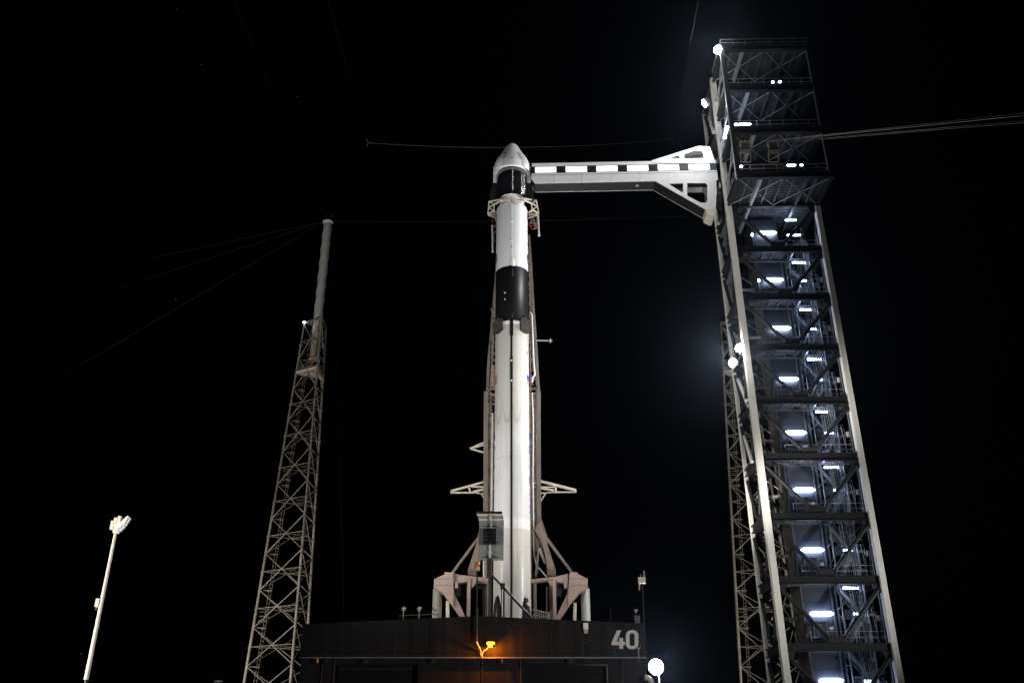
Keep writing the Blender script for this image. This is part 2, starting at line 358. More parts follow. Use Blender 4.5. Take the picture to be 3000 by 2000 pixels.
# landing legs
def leg(az):
    out = Vector((math.sin(az), -math.cos(az), 0)); tn = Vector((math.cos(az), math.sin(az), 0)); mb = MB(); vs = []; n = 12
    prof = [(4.6, .85), (8, .8), (11, .72), (13.4, .62), (14.8, .52), (15.7, .42), (16.3, .28), (16.55, .14), (16.62, .02)]
    for z_, q in prof:
        for j in range(n+1):
            th = math.pi*j/n; vs.append(out*(RR-.08+(q*.8)*math.sin(th)**.8)+tn*(q*math.cos(th))+Vector((0, 0, z_)))
    mb.add(vs, [(i*(n+1)+j, i*(n+1)+j+1, (i+1)*(n+1)+j+1, (i+1)*(n+1)+j) for i in range(len(prof)-1) for j in range(n)], True)
    l = mb.build('landing_leg', mat('leg_black', (.02, .021, .025), .22, coat=.4), rocket)
    if 0 < az < 1.5:
        c0 = out*(RR+.3)+Vector((0, 0, 15.75)); m2 = MB(); m2.tube(c0-out*.1, c0+out*.06, .19, n=20); m2.build('leg_emblem', 'numeral', l)
for a in (47, -49, 133, -133): leg(R(a))
eng = MB()
for i in range(9):
    a = i*math.pi/4; r_ = 0 if i == 8 else 1.2
    eng.tube((r_*math.cos(a), r_*math.sin(a), 4.4), (r_*math.cos(a), r_*math.sin(a), 3.3), .2, .46, 16)
eng.build('engine_cluster', 'dark', rocket)
# markings: flags, lettering, insignia on both flanks
def flag(az):
    fr = MB(); bl = MB(); W_ = 1.95; H_ = 1.05; zc = 39.0
    for i in range(7): stroke(fr, [(-W_/2, zc-H_/2+H_*(2*i+.5)/13), (W_/2, zc-H_/2+H_*(2*i+.5)/13)], H_/13, az, RR+.006)
    stroke(bl, [(-W_/2, zc+H_/2-H_*3.5/13), (-W_/2+W_*.4, zc+H_/2-H_*3.5/13)], H_*7/13, az, RR+.012)
    fr.build('flag_stripes', 'red', rocket); bl.build('flag_canton', 'blue', rocket)
for a in (90, -90): flag(R(a))
LET = {'S': [[(.5, .75), (.3, 1), (-.3, 1), (-.5, .75), (-.4, .55), (.4, .45), (.5, .25), (.3, 0), (-.3, 0), (-.5, .25)]],
       'P': [[(-.5, 0), (-.5, 1), (.35, 1), (.5, .85), (.5, .6), (.35, .45), (-.5, .45)]],
       'A': [[(-.5, 0), (0, 1), (.5, 0)], [(-.25, .33), (.25, .33)]], 'C': [[(.5, .8), (.3, 1), (-.3, 1), (-.5, .8), (-.5, .2), (-.3, 0), (.3, 0), (.5, .2)]],
       'E': [[(.5, 1), (-.5, 1)], [(-.5, .5), (.4, .5)], [(-.5, 0), (.5, 0)]], 'X': [[(-.5, 1), (.5, 0)], [(-.55, 0), (.1, .52)]],
       'N': [[(-.5, 0), (-.5, .9), (-.3, 1), (.3, 0), (.5, .1), (.5, 1)]], 'W': [[(-.5, 0), (-.1, 1), (.1, 1), (.5, 0)]]}
def letter(ch, az, zc, hw, hh, wd, m, r=RR+.006, rot=False):
    mb = MB()
    for st in LET[ch]:
        pts = [(-(q-.5)*hw if rot else p_*hw, zc+(p_*hh if rot else q*hh)) for p_, q in st]; stroke(mb, pts, wd, az, r)
    mb.build('letter_'+ch.lower(), m, rocket)
for side in (90, -90):
    for ch, y0, y1 in (('S', 1266, 1288), ('P', 1307, 1329), ('A', 1350, 1372), ('C', 1394, 1417), ('E', 1437, 1459), ('X', 1481, 1503)):
        zb = at(1548, y1, RY-.4).z; zt = at(1548, y0, RY-.4).z
        letter(ch, R(side*1.03), zb, 1.12, zt-zb, .2, 'blue')
    for i, ch in enumerate('NWSW'): letter(ch, R(side*1.0+9*(1 if side > 0 else -1)), 59.3-i*1.15, 1.3, 1.0, .22, 'red')
    dsk = MB(); c_ = 54.1; ring = [(c_+.75*math.sin(t), .75*math.cos(t)) for t in [i*math.pi/12 for i in range(24)]]
    for k in range(15):
        zz = -.7+k*.1; hw = math.sqrt(max(.01, .75**2-zz*zz)); stroke(dsk, [(-hw, c_+zz), (hw, c_+zz)], .1, R(side), RR+.005)
    dsk.build('insignia', 'blue', rocket)
    sw = MB(); stroke(sw, [(-.55, c_-.1), (-.2, c_-.3), (.35, c_-.1), (.55, c_+.25)], .07, R(side), RR+.035); sw.build('insignia_swoosh', mat('white_mark', (.85, .85, .85), .5), rocket)
    rd = MB(); stroke(rd, [(-.95, 44.2), (-.45, 42.6), (.4, 41.8)], .1, R(side), RR+.006); rd.build('crew_mark', 'red', rocket)
    tx = MB()
    for q in (-1.05, -.75): stroke(tx, [(q, 41.9), (q, 42.3)], .09, R(side), RR+.006)
    tx.build('side_lettering', 'black', rocket)

# ================================================================ CREW TOWER
LV = 6.096
tower = thing('crew_tower', 'tall dark steel access tower with pale corner columns, lift shaft and projecting top cab', 'tower', (25.1, 85.5, 0), R(-1.2))
TW, TD, CY = 10.2, 6.2, -5.65
ZT = 13*LV
for x in (0, TW):
    for y in (0, TD):
        mb = MB(); zt = ZT if x == 0 else (ZT if y else 10*LV-.87)
        cw = .3 if y == 0 else .2
        fw = .62 if (x == 0 and y == 0) else (.55 if y == 0 else .3)
        mb.box(x-fw/2, x+fw/2, y-.36, y-.31, 0, zt); mb.box(x-fw/2, x+fw/2, y+.31, y+.36, 0, zt); mb.box(x-.04, x+.04, y-.31, y+.31, 0, zt)
        if y == 0:
            mb.box(x-fw/2, x-fw/2+.03, y-.31, y+.31, 0, zt)
            mb.box(x+fw/2-.03, x+fw/2, y-.31, y+.31, 0, zt)
        o = mb.build('column', 'column', tower)
        for k in (1, 4, 7, 10):
            zz = k*LV+2.2
            if zz < zt: MB().box(x-fw/2-.012, x+fw/2+.012, y-.375, y-.34, zz, zz+1.1).build('splice_plate', 'column', o)
inner = loc_(tower)
def vbrace(p0, p1, n, axis, y, m='tube'):
    z0 = n*LV+.5; z1 = (n+1)*LV-1.25; L_ = p1-p0; mid = (p0+p1)/2
    for s, e in ((p0+.5, mid-.75), (p1-.5, mid+.75)):
        a = (s, y, z1) if axis == 'x' else (y, s, z1); b = (e, y, z0) if axis == 'x' else (y, e, z0)
        MB().tube(a, b, .2, n=14).build('brace', m, tower)
    g_ = MB(); h_ = MB(); i_ = MB()
    if axis == 'x':
        g_.box(mid-.8, mid+.8, y-.04, y+.04, n*LV+.002, n*LV+.62)
        h_.plate([[(p0+.3, (n+1)*LV-.77), (p0+1.1, (n+1)*LV-.77), (p0+.9, (n+1)*LV-1.35), (p0+.3, (n+1)*LV-1.6)]], .07, lambda u, v, w_: (u, y+w_-.035, v))
        i_.plate([[(p1-.3, (n+1)*LV-.77), (p1-1.1, (n+1)*LV-.77), (p1-.9, (n+1)*LV-1.35), (p1-.3, (n+1)*LV-1.6)]], .07, lambda u, v, w_: (u, y+w_-.035, v))
    else: g_.box(y-.04, y+.04, mid-.6, mid+.6, n*LV+.002, n*LV+.5)
    for q in (g_, h_, i_):
        if q.v: q.build('gusset', m, tower)
def railing(mb, pts, z, h=1.1, step=1.3, r=.024):
    for a, b in zip(pts, pts[1:]):
        a = Vector((*a, z)); b = Vector((*b, z)); n = max(1, int((b-a).length/step))
        for hh in (h, h*.52): mb.tube(a+Vector((0, 0, hh)), b+Vector((0, 0, hh)), r, n=5)
        for i in range(n+1): q = a.lerp(b, i/n); mb.tube(q, q+Vector((0, 0, h)), r*.9, n=5)
    return mb
for n in range(1, 14):
    z = n*LV-.375; cabm = n >= 10
    if not cabm: MB().ibeam((.3, 0, z), (TW-.28, 0, z), .75, .42).build('floor_beam', 'dark', tower)
    MB().ibeam((.1, TD, z), (TW-.1, TD, z), .75, .36).build('floor_beam', 'dark', tower)
    for x in (0, TW):
        MB().ibeam((x, .33, z), (x, TD-.33, z), .75, .5).build('side_beam', 'tube' if not cabm else 'cabdark', tower)
    if n < 10:
        # walkway deck in front of the shaft
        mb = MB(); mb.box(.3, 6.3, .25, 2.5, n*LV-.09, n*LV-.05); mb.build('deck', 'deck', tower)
        jb = MB()
        for x in (1.2, 2.3, 3.6, 4.7, 5.8): jb.ibeam((x, .25, n*LV-.25), (x, 2.4, n*LV-.25), .3, .14, .03)
        jb.ibeam((.3, 2.5, n*LV-.3), (6.9, 2.5, n*LV-.3), .42, .22, .03)
        jb.tube((.5, .3, n*LV-.42), (3.4, 2.3, n*LV-.42), .045, n=5); jb.tube((6.2, .3, n*LV-.42), (3.4, 2.3, n*LV-.42), .045, n=5)
        jb.build('joist', 'grey', tower)
        gb = MB(); gb.ibeam((6.9, .2, n*LV-.25), (6.9, 6.0, n*LV-.25), .34, .18, .03); gb.ibeam((6.9, 2.6, n*LV-.25), (10.0, 2.6, n*LV-.25), .3, .18, .03)
        for k in range(14): gb.box(7.1+k*.2, 7.12+k*.2, .3, 1.3, n*LV-.08, n*LV-.03)
        gb.build('grating', 'stair', tower)
        rl = MB(); railing(rl, [(2.9, .5), (TW-.4, .5)], n*LV); rl.build('railing', 'rail', tower)
        vbrace(0, TW, n, 'x', 0); vbrace(0, TD, n, 'y', 0); vbrace(0, TD, n, 'y', TW)
        vbrace(0, TW, n, 'x', TD, 'dark')
        # side stub beam beside the lift shaft
        MB().ibeam((.3, 4.0, n*LV-3.4), (2.9, 4.0, n*LV-3.4), .3, .2, .03).tube((.5, 4, n*LV-.9), (2.7, 4, n*LV-2.6), .05).build('tie', 'post', tower)
# shaft
sh = MB(); sh.box(3.1, 6.1, 2.75, 6.0, 0, 9.88*LV); shaft = sh.build('lift_shaft', 'shaft', tower)
sd = MB()
for n in range(0, 9):
    for k, (a, b) in enumerate(((2.8, 4.2), (4.25, 5.9))):
        for q in (0, .5): sd.box(3.03, 3.1-.002, a, b, n*LV+.2+q*LV, n*LV+.2+(q+.47)*LV)
    sd.beam((3.0, 2.8, n*LV+.3), (3.0, 5.9, n*LV+3), .08); 
sd.build('side_cladding', 'shaft_side', shaft)
fr = MB()
for x in (3.15, 6.05, 6.45): fr.box(x-.07, x+.07, 2.6, 2.748, 0, 9.4*LV)
fr.box(6.1, 6.4, 2.75, 3.0, 0, 9.4*LV)
fr.build('shaft_frame', mat('shaft_frame', (.12, .13, .15), .4, metal=.3), shaft)
for n in range(0, 9):
    pn = MB()
    for q in (.16, .33, .5, .66, .84): pn.box(3.22, 5.98, 2.736, 2.749, n*LV+q*LV, n*LV+q*LV+.025)
    pn.build('panel_seam', 'dark', shaft)
def text_obj(s, size, loc, m, parent, ext=.01, name='number'):
    c = bpy.data.curves.new(name, 'FONT'); c.body = s; c.size = size; c.extrude = ext; c.offset = size*.02; c.align_x = 'CENTER'
    t = bpy.data.objects.new('tmp', c); C.objects.link(t); dg = bpy.context.evaluated_depsgraph_get(); dg.update()
    me = bpy.data.meshes.new_from_object(t.evaluated_get(dg)); bpy.data.objects.remove(t)
    me.materials.clear(); me.materials.append(M[m]); o = bpy.data.objects.new(name, me); C.objects.link(o)
    o.location = loc; o.rotation_euler = (R(90), 0, 0); o.parent = parent; return o
for n in range(1, 9):
    z = n*LV
    d_ = MB(); d_.box(3.95, 5.15, 2.70, 2.745, z, z+2.15); dd = d_.build('lift_door', 'shaft', shaft)
    MB().box(3.85, 3.95, 2.64, 2.74, z, z+2.25).box(5.15, 5.25, 2.64, 2.74, z, z+2.25).box(3.85, 5.25, 2.6, 2.74, z+2.26, z+2.5).build('door_frame', 'grey', dd)
    text_obj(str(20*n), .42, (5.62, 2.72, z+1.5), 'white_plain', shaft)
# stairs with landings, rails and riser pipes
for n in range(1, 9):
    z = n*LV
    for k in range(2):
        x0, x1 = (7.2, 9.3) if k == 0 else (9.3, 7.2); y = 3.1+k*1.3; za, zb = z+k*LV/2, z+(k+1)*LV/2
        st = MB()
        for q in (0, 1.0): st.beam((x0, y+q, za), (x1, y+q, zb), .05, .3)
        for i in range(12):
            t = (i+.5)/12; st.box(x0+(x1-x0)*t-.12, x0+(x1-x0)*t+.12, y+.03, y+.97, za+(zb-za)*t-.02, za+(zb-za)*t+.01)
        for q in (0, 1.0):
            for hh in (.55, 1.05): st.tube((x0, y+q, za+hh), (x1, y+q, zb+hh), .025, n=5)
            for i in range(4): t = i/3; st.tube((x0+(x1-x0)*t, y+q, za+(zb-za)*t), (x0+(x1-x0)*t, y+q, za+(zb-za)*t+1.05), .022, n=5)
        st.build('stair_flight', 'stair', tower)
    ld = MB(); xx = 9.3
    for k in range(9): ld.box(9.35+k*.09, 9.38+k*.09, 3.1, 5.4, z+LV/2-.05, z+LV/2-.01)
    for k in range(9): ld.box(6.5+k*.09, 6.53+k*.09, 3.1, 5.4, z-.05, z-.01)
    ld.box(9.3, 10.1, 3.05, 3.11, z+LV/2-.22, z+LV/2-.01); ld.box(6.5, 7.2, 3.05, 3.11, z-.22, z-.01)
    railing(ld, [(9.3, 3.1), (10.1, 3.1), (10.1, 5.4)], z+LV/2); railing(ld, [(6.5, 3.1), (7.2, 3.1)], z)
    lb = MB(); lb.box(6.95, 7.7, 2.2, 2.24, z+2.4, z+3.3)
    for k in range(8): lb.tube((7.0+k*.1, 2.15, z+2.4), (7.0+k*.1, 2.15, z+3.3), .015, n=4)
    ld.build('landing', 'stair', tower); lb.build('wire_cage', 'stair', tower)
    rc = random.Random(40+n)
    for k in range(12):
        cm = MB()
        x = 6.6+rc.random()*3.2; y = 1.4+rc.random()*3.2; zz = z+.3+rc.random()*5; t_ = rc.random(); l = .3+rc.random()*.9
        if t_ < .4: cm.tube((x, y, zz), (min(x+l, 10), y, zz), .025, n=5)
        elif t_ < .7: cm.tube((x, y, zz), (x, y+l, zz+.3*rc.random()), .025, n=5)
        elif t_ < .85: cm.beam((x, y, zz), (x+l*.6, y, zz-l), .05)
        else: cm.box(x, x+.15+.2*rc.random(), y, y+.15, zz, zz+.15+.3*rc.random())
        cm.build('conduit' if t_ < .85 else 'junction_box', 'stair', tower)
    eq = MB(); eq.box(9.55, 9.8, .9, 1.1, z+2.1, z+2.6); eq.build('junction_box', 'cream', tower)
    if n > 1: MB().beam((6.35, 2.3, z+3.3), (7.3, 2.3, z+4.1), .3, .12).beam((7.0, 3, z+.9), (7.9, 3, z+2.6), .5, .1).build('cable_tray', 'stair', tower)
    pc = MB()
    pc.tube((9.3, .9, z), (9.05, .9, z+3.2), .05); pc.tube((9.3, 1.2, z), (9.5, 1.2, z+2.9), .05)
    pc.build('hanger', 'stair', tower)
for i, (x, y, r_) in enumerate(((7.55, 1.7, .05), (7.8, 1.7, .07), (8.05, 1.75, .04), (8.25, 1.7, .06), (8.5, 1.7, .06), (8.75, 1.75, .045), (9.15, 2.2, .1), (6.75, 2.2, .09), (9.85, .6, .06), (8.9, 2.6, .05))):
    MB().tube((x, y, 1), (x, y, 9.3*LV), r_, n=8).build('riser_pipe', 'stair', tower)
for n in range(1, 9):
    for q in (1.1, 2.9, 4.6): MB().box(7.4, 8.95, 1.82, 1.86, n*LV+q, n*LV+q+.07).build('pipe_bracket', 'grey', tower)
# ---- cab
for x in (0, TW):
    MB().box(x-.25, x+.25, CY-.25, CY+.25, 10*LV-.85, ZT+.0).build('cab_column', 'cabdark', tower)
    MB().box(x-.29, x-.252, CY-.2, CY+.2, 10*LV-.85, ZT).build('lit_edge_strip', 'rail' if x == 0 else 'grey', tower)  # pale strip added to paint the lamp-lit edge of the cab column
for n in range(10, 14):
    z = n*LV-.4
    MB().ibeam((.25, CY-.05, z), (TW-.25, CY-.05, z), .8, .5).build('cab_beam', 'cabdark', tower)
    for x in (0, TW): MB().ibeam((x, CY+.25, z), (x, -.36, z), .75, .4).build('cab_side_beam', 'tube' if n in (10, 13) else 'cabdark', tower)
    MB().ibeam((.3, 0, z), (TW-.3, 0, z), .75, .4).build('cab_beam', 'tube', tower)
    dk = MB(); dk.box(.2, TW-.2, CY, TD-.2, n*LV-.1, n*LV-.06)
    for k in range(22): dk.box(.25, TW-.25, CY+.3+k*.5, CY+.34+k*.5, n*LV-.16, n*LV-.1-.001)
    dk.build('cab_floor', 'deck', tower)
    for i, x in enumerate((1.3, 2.55, 3.75, 5.1, 6.4, 7.65, 8.9)):
        big = i in (1, 5); MB().ibeam((x, CY+.2, n*LV-(.42 if big else .3)), (x, -.2 if not big else 5.8, n*LV-(.42 if big else .3)), .55 if big else .3, .3 if big else .18, .03).build('cab_joist', 'rail' if i == 1 else 'grey', tower)  # left main joist painted paler to stand in for lamp light on it
    xb = MB(); zz = n*LV-.62
    for a, b in (((0, CY), (2.4, -2.9)), ((2.4, -2.9), (0, -.2)), ((5.1, CY), (2.75, -2.9)), ((2.75, -2.9), (5.1, -.2)), ((5.1, CY), (7.45, -2.9)), ((7.45, -2.9), (5.1, -.2)), ((10.2, CY), (7.8, -2.9)), ((7.8, -2.9), (10.2, -.2))):
        xb.tube((a[0], a[1]+.2, zz), (b[0], b[1], zz), .045, n=6)
    xb.build('plan_brace', 'rail', tower)
    rl = MB(); railing(rl, [(0, -.4), (0, CY), (TW, CY), (TW, -.4)], n*LV, r=.036); rl.build('railing', 'rail', tower)
    if n < 13:
        MB().beam((0, CY+.3, (n+1)*LV-1), (0, -.3, n*LV+.3), .12).build('cab_brace', 'post', tower)
        MB().tube((TW, CY+.3, n*LV+.3), (TW, -.3, (n+1)*LV-1), .1).build('cab_brace', 'tube', tower)
        MB().beam((.05, CY+.3, n*LV+2.9), (-.05, -.3, n*LV+2.3), .14).build('cab_brace', 'post', tower)
        # equipment on the cab floor
        eq = MB(); rr_ = random.Random(n)
        for k in range(9):
            x = .8+k*1.05+rr_.random()*.3; y = CY+.8+rr_.random()*2; h_ = .3+rr_.random()*.7
            eq.box(x, x+.2+rr_.random()*.4, y, y+.4, n*LV+.02, n*LV+h_)
        eq.build('cab_equipment', 'stair', tower)
        for n2 in (0,): vbrace(0, TD, n, 'y', 0, 'cabdark')
        wl = MB(); wl.box(3.0, 9.4, 2.0, 2.1, n*LV+.01, n*LV+3.2); wl.build('cab_wall', 'cabdark', tower)
for n in (13,): pass
# pale hydraulic struts and fittings on the arm side
def tl(px, py, y): # pixel to tower-local at local depth ~y
    return inner(at(px, py, 85.5+y))
for a, b, r_ in (((2078, 340), (2092, 388), .27), ((2163, 1112), (2194, 1190), .22), ((2181, 1278), (2203, 1352), .2), ((2165, 1040), (2186, 1090), .0)):
    if r_: MB().tube(tl(*a, 5), tl(*b, 1.5), r_, n=14).build('swing_cylinder', 'column', tower)
pl = MB()
for (a, b) in (((2101, 400), (2108, 436)), ((2098, 440), (2118, 437)), ((2106, 455), (2116, 452)), ((2112, 520), (2110, 565)), ((2117, 640), (2104, 655))): pl.beam(tl(*a, 3), tl(*b, 2), .28, .35)
pl.build('arm_bracket', 'post', tower)
hg = MB()
for yy in (470, 580): hg.tube(tl(2101, yy, .4), tl(2101, yy+14, .4), .35, n=12)
hg.build('arm_hinge', 'black', tower)
cb = MB(); rr_ = random.Random(3)
for k in range(10):
    y = 1+k*.45; x = .1+rr_.random()*.5; cb.tube((x, y, 52), (x+.1, y, 78.5), .05+.03*rr_.random(), n=6)
for k in range(16): cb.box(-.05, .55, 1, 5.5, 53+k*1.6, 53.07+k*1.6)
cb.build('cable_riser', 'stair', tower)
# zig-zag ladder rack on the outer side
# ================================================================ ACCESS ARM
pa = at(1558, 479, 86.3); pb = at(2096, 462, 85.62)
arm = thing('crew_access_arm', 'long white enclosed crew walkway with a row of lit windows reaching from tower to capsule', 'access arm', (pa.x, 86.3, 0), math.atan2(85.62-86.3, pb.x-pa.x))
AL = inner; al = loc_(arm)
LA = math.hypot(pb.x-pa.x, .68)
zt, zb, wt, wb = 67.03, 64.15, 66.58, 65.55; DW = 1.9
def afun(px, py, w_=0):
    # photo pixel -> (u along arm, z)
    lo, hi = 0.0, LA+3
    for _ in range(30):
        u = (lo+hi)/2; Y = 86.3-.68*u/LA; p = at(px, py, Y); uu = al(p).x
        if uu > u: lo = u
        else: hi = u
    return (u, at(px, py, 86.3-.68*u/LA).z)
def z6(x, y): return afun(1540+x*.2636, 380+y*.2636)
side = MB()
side.plate([[(.25, zb), (0, zb+.5), (-.1, zt-.35), (.0, zt), (LA, zt), (LA, wt), (0, wt), (0, wb), (LA, wb), (LA, zb)][0:4]+[(LA, zt), (LA, wt), (0.0, wt)]], .08, lambda u, v, w_: (u, w_, v)) if False else None
side.plate([[(0, wt), (.05, zt), (LA, zt), (LA, wt)]], .08, lambda u, v, w_: (u, w_, v))
side.plate([[(0, wb), (LA, wb), (LA, zb), (.35, zb), (-.12, zb+.65)]], .08, lambda u, v, w_: (u, w_, v))
side.plate([[(0, wt), (.05, zt), (LA, zt), (LA, wt)]], .08, lambda u, v, w_: (u, w_+DW-.08, v))
side.plate([[(0, wb), (LA, wb), (LA, zb), (.35, zb), (-.12, zb+.65)]], .08, lambda u, v, w_: (u, w_+DW-.08, v))
side.build('side_panel', 'arm_white', arm)
MB().box(.0, LA, .02, DW-.02, zt-.1, zt-.02).build('roof', 'arm_white', arm)
MB().box(.33, LA-6.2, .09, DW-.09, zb+.005, zb+.07).build('floor', mat('underside', (.035, .035, .037), .5, grime=.3), arm)
MB().box(LA-6.2, LA, .09, DW-.09, zb+.25, zb+.3).build('inner_floor', 'dark', arm)
band = MB().box(0, LA, .03, .09, wb-.0, wt+.0).build('window_band', mat('band_black', (.015, .015, .018), .35), arm)
MB().box(0, LA, DW-.09, DW-.03, wb, wt).build('window_band', 'black', arm)
MB().box(-.02, .04, .1, DW-.1, zb+.7, zt-.1).build('end_wall', 'black', arm)
for x0, x1 in ((105, 340), (445, 682), (787, 1022), (1130, 1365), (1472, 1708), (1815, 2050)):
    u0 = z6(x0, 450)[0]; u1 = z6(x1, 440)[0]
    c = .06; za, zc_ = wb+.11, wt-.1
    MB().plate([[(u0+c, za), (u1-c, za), (u1, za+c), (u1, zc_-c), (u1-c, zc_), (u0+c, zc_), (u0, zc_-c), (u0, za+c)]], .02, lambda u, v, w_: (u, w_+.012, v)).build('window', 'glass', arm)
for k in (2.6, 5.9, 9.4, 12.8, 16.2, 19.2): MB().box(k, k+.025, -.008, -.0005, zb+.03, wb-.03).build('joint_line', 'post', arm)
MB().box(.05, LA, -.012, -.0005, zb+1.12, zb+1.16).build('panel_seam', 'grey', arm)
gt = MB(); out_ = [z6(*p) for p in ((1395, 372), (1400, 343), (1915, 185), (2045, 187), (2055, 210), (2105, 350), (2108, 374))]
h1 = [z6(*p) for p in ((1592, 321), (1700, 287), (1718, 320))]; h2 = [z6(*p) for p in ((1765, 321), (1760, 275), (1880, 232), (1955, 240), (1975, 270), (1980, 320))]
for off in (-.03, DW-.05): gt.plate([out_, h1, h2], .07, lambda u, v, w_, o=off: (u, w_+o, v))
o1 = z6(1400, 343); o2 = z6(1915, 185); o3 = z6(2045, 187)
gt.add([(o1[0], 0, o1[1]-.02), (o2[0], 0, o2[1]-.02), (o2[0], DW, o2[1]-.02), (o1[0], DW, o1[1]-.02)], [(0, 1, 2, 3)]); gt.add([(o2[0], 0, o2[1]-.02), (o3[0], 0, o3[1]-.02), (o3[0], DW, o3[1]-.02), (o2[0], DW, o2[1]-.02)], [(0, 1, 2, 3)])
gt.build('upper_gusset', 'arm_white', arm)
gt = MB(); ou = [(z6(1435, 570)[0], zb+.02)]+[z6(*p) for p in ((1995, 885), (2110, 890), (2122, 720), (2118, 560))]
h1 = [z6(*p) for p in ((1600, 600), (1750, 598), (1752, 690), (1735, 697), (1605, 615))]; h2 = [z6(*p) for p in ((1795, 600), (1805, 594), (2000, 594), (2018, 615), (2020, 790), (2000, 814), (1940, 812), (1795, 735))]
for off in (-.035, DW-.05): gt.plate([ou, h1, h2], .08, lambda u, v, w_, o=off: (u, w_+o, v))
lg = gt.build('lower_gusset', 'arm_white', arm)
a_ = (z6(1435, 570)[0], zb+.0); b_ = z6(1995, 885)
MB().add([(a_[0], .045, a_[1]), (b_[0], .045, b_[1]), (b_[0], DW-.05, b_[1]), (a_[0], DW-.05, a_[1]), (a_[0], .045, a_[1]+.1), (b_[0], .045, b_[1]+.1), (b_[0], DW-.05, b_[1]+.1), (a_[0], DW-.05, a_[1]+.1)], [(0, 1, 2, 3), (7, 6, 5, 4), (0, 4, 5, 1), (3, 2, 6, 7), (1, 5, 6, 2), (0, 3, 7, 4)]).build('gusset_underside', 'dark', arm)
MB().plate([[z6(*p) for p in ((1995, 886), (2010, 935), (2075, 968), (2100, 960), (2108, 892))]], DW+.08, lambda u, v, w_: (u, w_-.04, v)).build('foot', 'cream', arm)
p = z6(1253, 640); c_ = MB(); c_.lathe([(zb-.03, .12), (zb-.03, .19), (zb+.0, .19)], 20, ctr=(p[0], .9)); c_.build('drain_ring', 'white_plain', arm)

# ================================================================ LIGHTS ON THE TOWER
MB_BARS = ('bar', 'bar_dim', 'bar_hot')
for k_, e_, c_ in (('bar_dim', 24, (.58, .71, 1)), ('bar_hot', 44, (.5, .64, 1))): M[k_] = mat(k_, (1, 1, 1), .4, emit=e_, ecol=c_)
def light_bar(name, x, y, z, L_, label, group, h=.12, dots=0):
    w_ = tower.matrix_world if False else None
    ca, sa = math.cos(tower.rotation_euler.z), math.sin(tower.rotation_euler.z)
    wp = Vector((25.1+x*ca-y*sa, 85.5+x*sa+y*ca, z))
    t = thing(name, label, 'lamp', wp, tower.rotation_euler.z, group)
    MB().box(-L_/2-.04, L_/2+.04, .12, .15, -.05, .05).build('housing', 'grey', t)
    lens = MB(); n = 12
    vs = []
    for i in range(9):
        q = -1+2*i/8; rr_ = h*.62*math.sqrt(max(.05, 1-abs(q)**8))
        for j in range(n): th = 2*math.pi*j/n; vs.append((q*L_/2, -.06+rr_*math.cos(th)*.8, rr_*math.sin(th)))
    lens.add(vs, [(i*n+j, i*n+(j+1) % n, (i+1)*n+(j+1) % n, (i+1)*n+j) for i in range(8) for j in range(n)]+[tuple(range(n)), tuple(range(8*n, 9*n))], True)
    if dots:
        lens = MB(); xs = [(-L_*.32, L_*.36)]+[(L_*(.08+.17*q), .05) for q in range(dots)]
        for q, (cx, hl) in enumerate(xs):
            MB().lathe([(-hl, .02), (-hl*.9, h*.45), (hl*.9, h*.45), (hl, .02)], 10).build('lens', 'lens', t).rotation_euler = (0, R(90), 0)
            t.children[-1].location = (cx, 0, 0)
        return t
    lens.build('lens', MB_BARS[int(round(z)) % 3] if L_ > 1.5 else 'lens', t); return t
words = ['lowest', 'second', 'third', 'fourth', 'fifth', 'sixth', 'seventh', 'eighth', 'ninth', 'tenth']
for n in range(1, 9+0):
    pass
bars = [(1, 1993), (2, 1797), (3, 1610.7), (4, 1435), (5, 1268), (6, 1111.5), (7, 962.5), (8, 821), (9, 683.6)]
for i, (n, py) in enumerate(bars):
    z = at(2300, py, 88.0).z
    light_bar('light_bar', 4.8, 2.52, z, 2.25 if n > 1 else 2.25, f'long strip light on the lift shaft, {words[i]} of nine from the bottom', 'strip lights on the lift shaft', h=.34)
k = 0
for n in range(1, 10):
    for hh, lab in ((2.95, 'halfway up'), (5.35, 'near the ceiling of')):
        if n == 9 and hh > 3: continue
        if n in (1, 3) and hh > 3: continue
        z = n*LV+hh; x = 8.1
        if n == 9: x = 8.0
        light_bar('stair_light', x, 2.35, z, 1.35, f'small white stair light behind the riser pipes {lab} the {words[n-1]} storey', 'stair lights behind the pipes', h=.22, dots=2+(n*3+int(hh)) % 2); k += 1
light_bar('stair_light', 8.0, 2.3, 9*LV+5.0, 1.3, 'small white stair light behind pipes just under the projecting cab', 'stair lights behind the pipes', h=.22, dots=2)
for n, x in ((9, 3.0), (8, 3.05)):
    light_bar('round_lamp', x, 2.3, n*LV+3.0 if n == 9 else n*LV+3.0, .22, f'small round white lamp left of the strip light on the {words[n-1]} storey', 'round lamps by the strip lights', h=.26)
for i, (px, py, L_, lab) in enumerate(((2278, 241, 1.0, 'left one of the two bright lamps behind the railing of the upper cab floor'), (2290, 242, .25, ''), (2171, 475+12, .25, ''), (2318, 485, 1.0, 'wide glaring lamp behind the lowest cab railing at right'), (2348, 484, .3, 'small glaring lamp right of the wide one behind the lowest cab railing'), (2140, 366, .4, 'left small lamp of the bright row on the middle cab floor'), (2157, 366, .5, 'middle lamp of the bright row on the middle cab floor'), (2182, 365, 1.5, 'longest lamp of the bright row on the middle cab floor'), (2264, 242, .3, 'left small lamp of the pair on the upper cab floor'), (2284, 241, .35, 'right small lamp of the pair on the upper cab floor'))):
    if i in (0, 1): continue
    if i == 2: px, py, lab = 2171, 489, 'lone star-like lamp at the left corner of the lowest cab floor'
    q = inner(at(px, py, 85.5+CY+1.4))
    light_bar('cab_lamp', q.x, q.y, q.z, L_, lab, 'lamps inside the cab', h=.2)
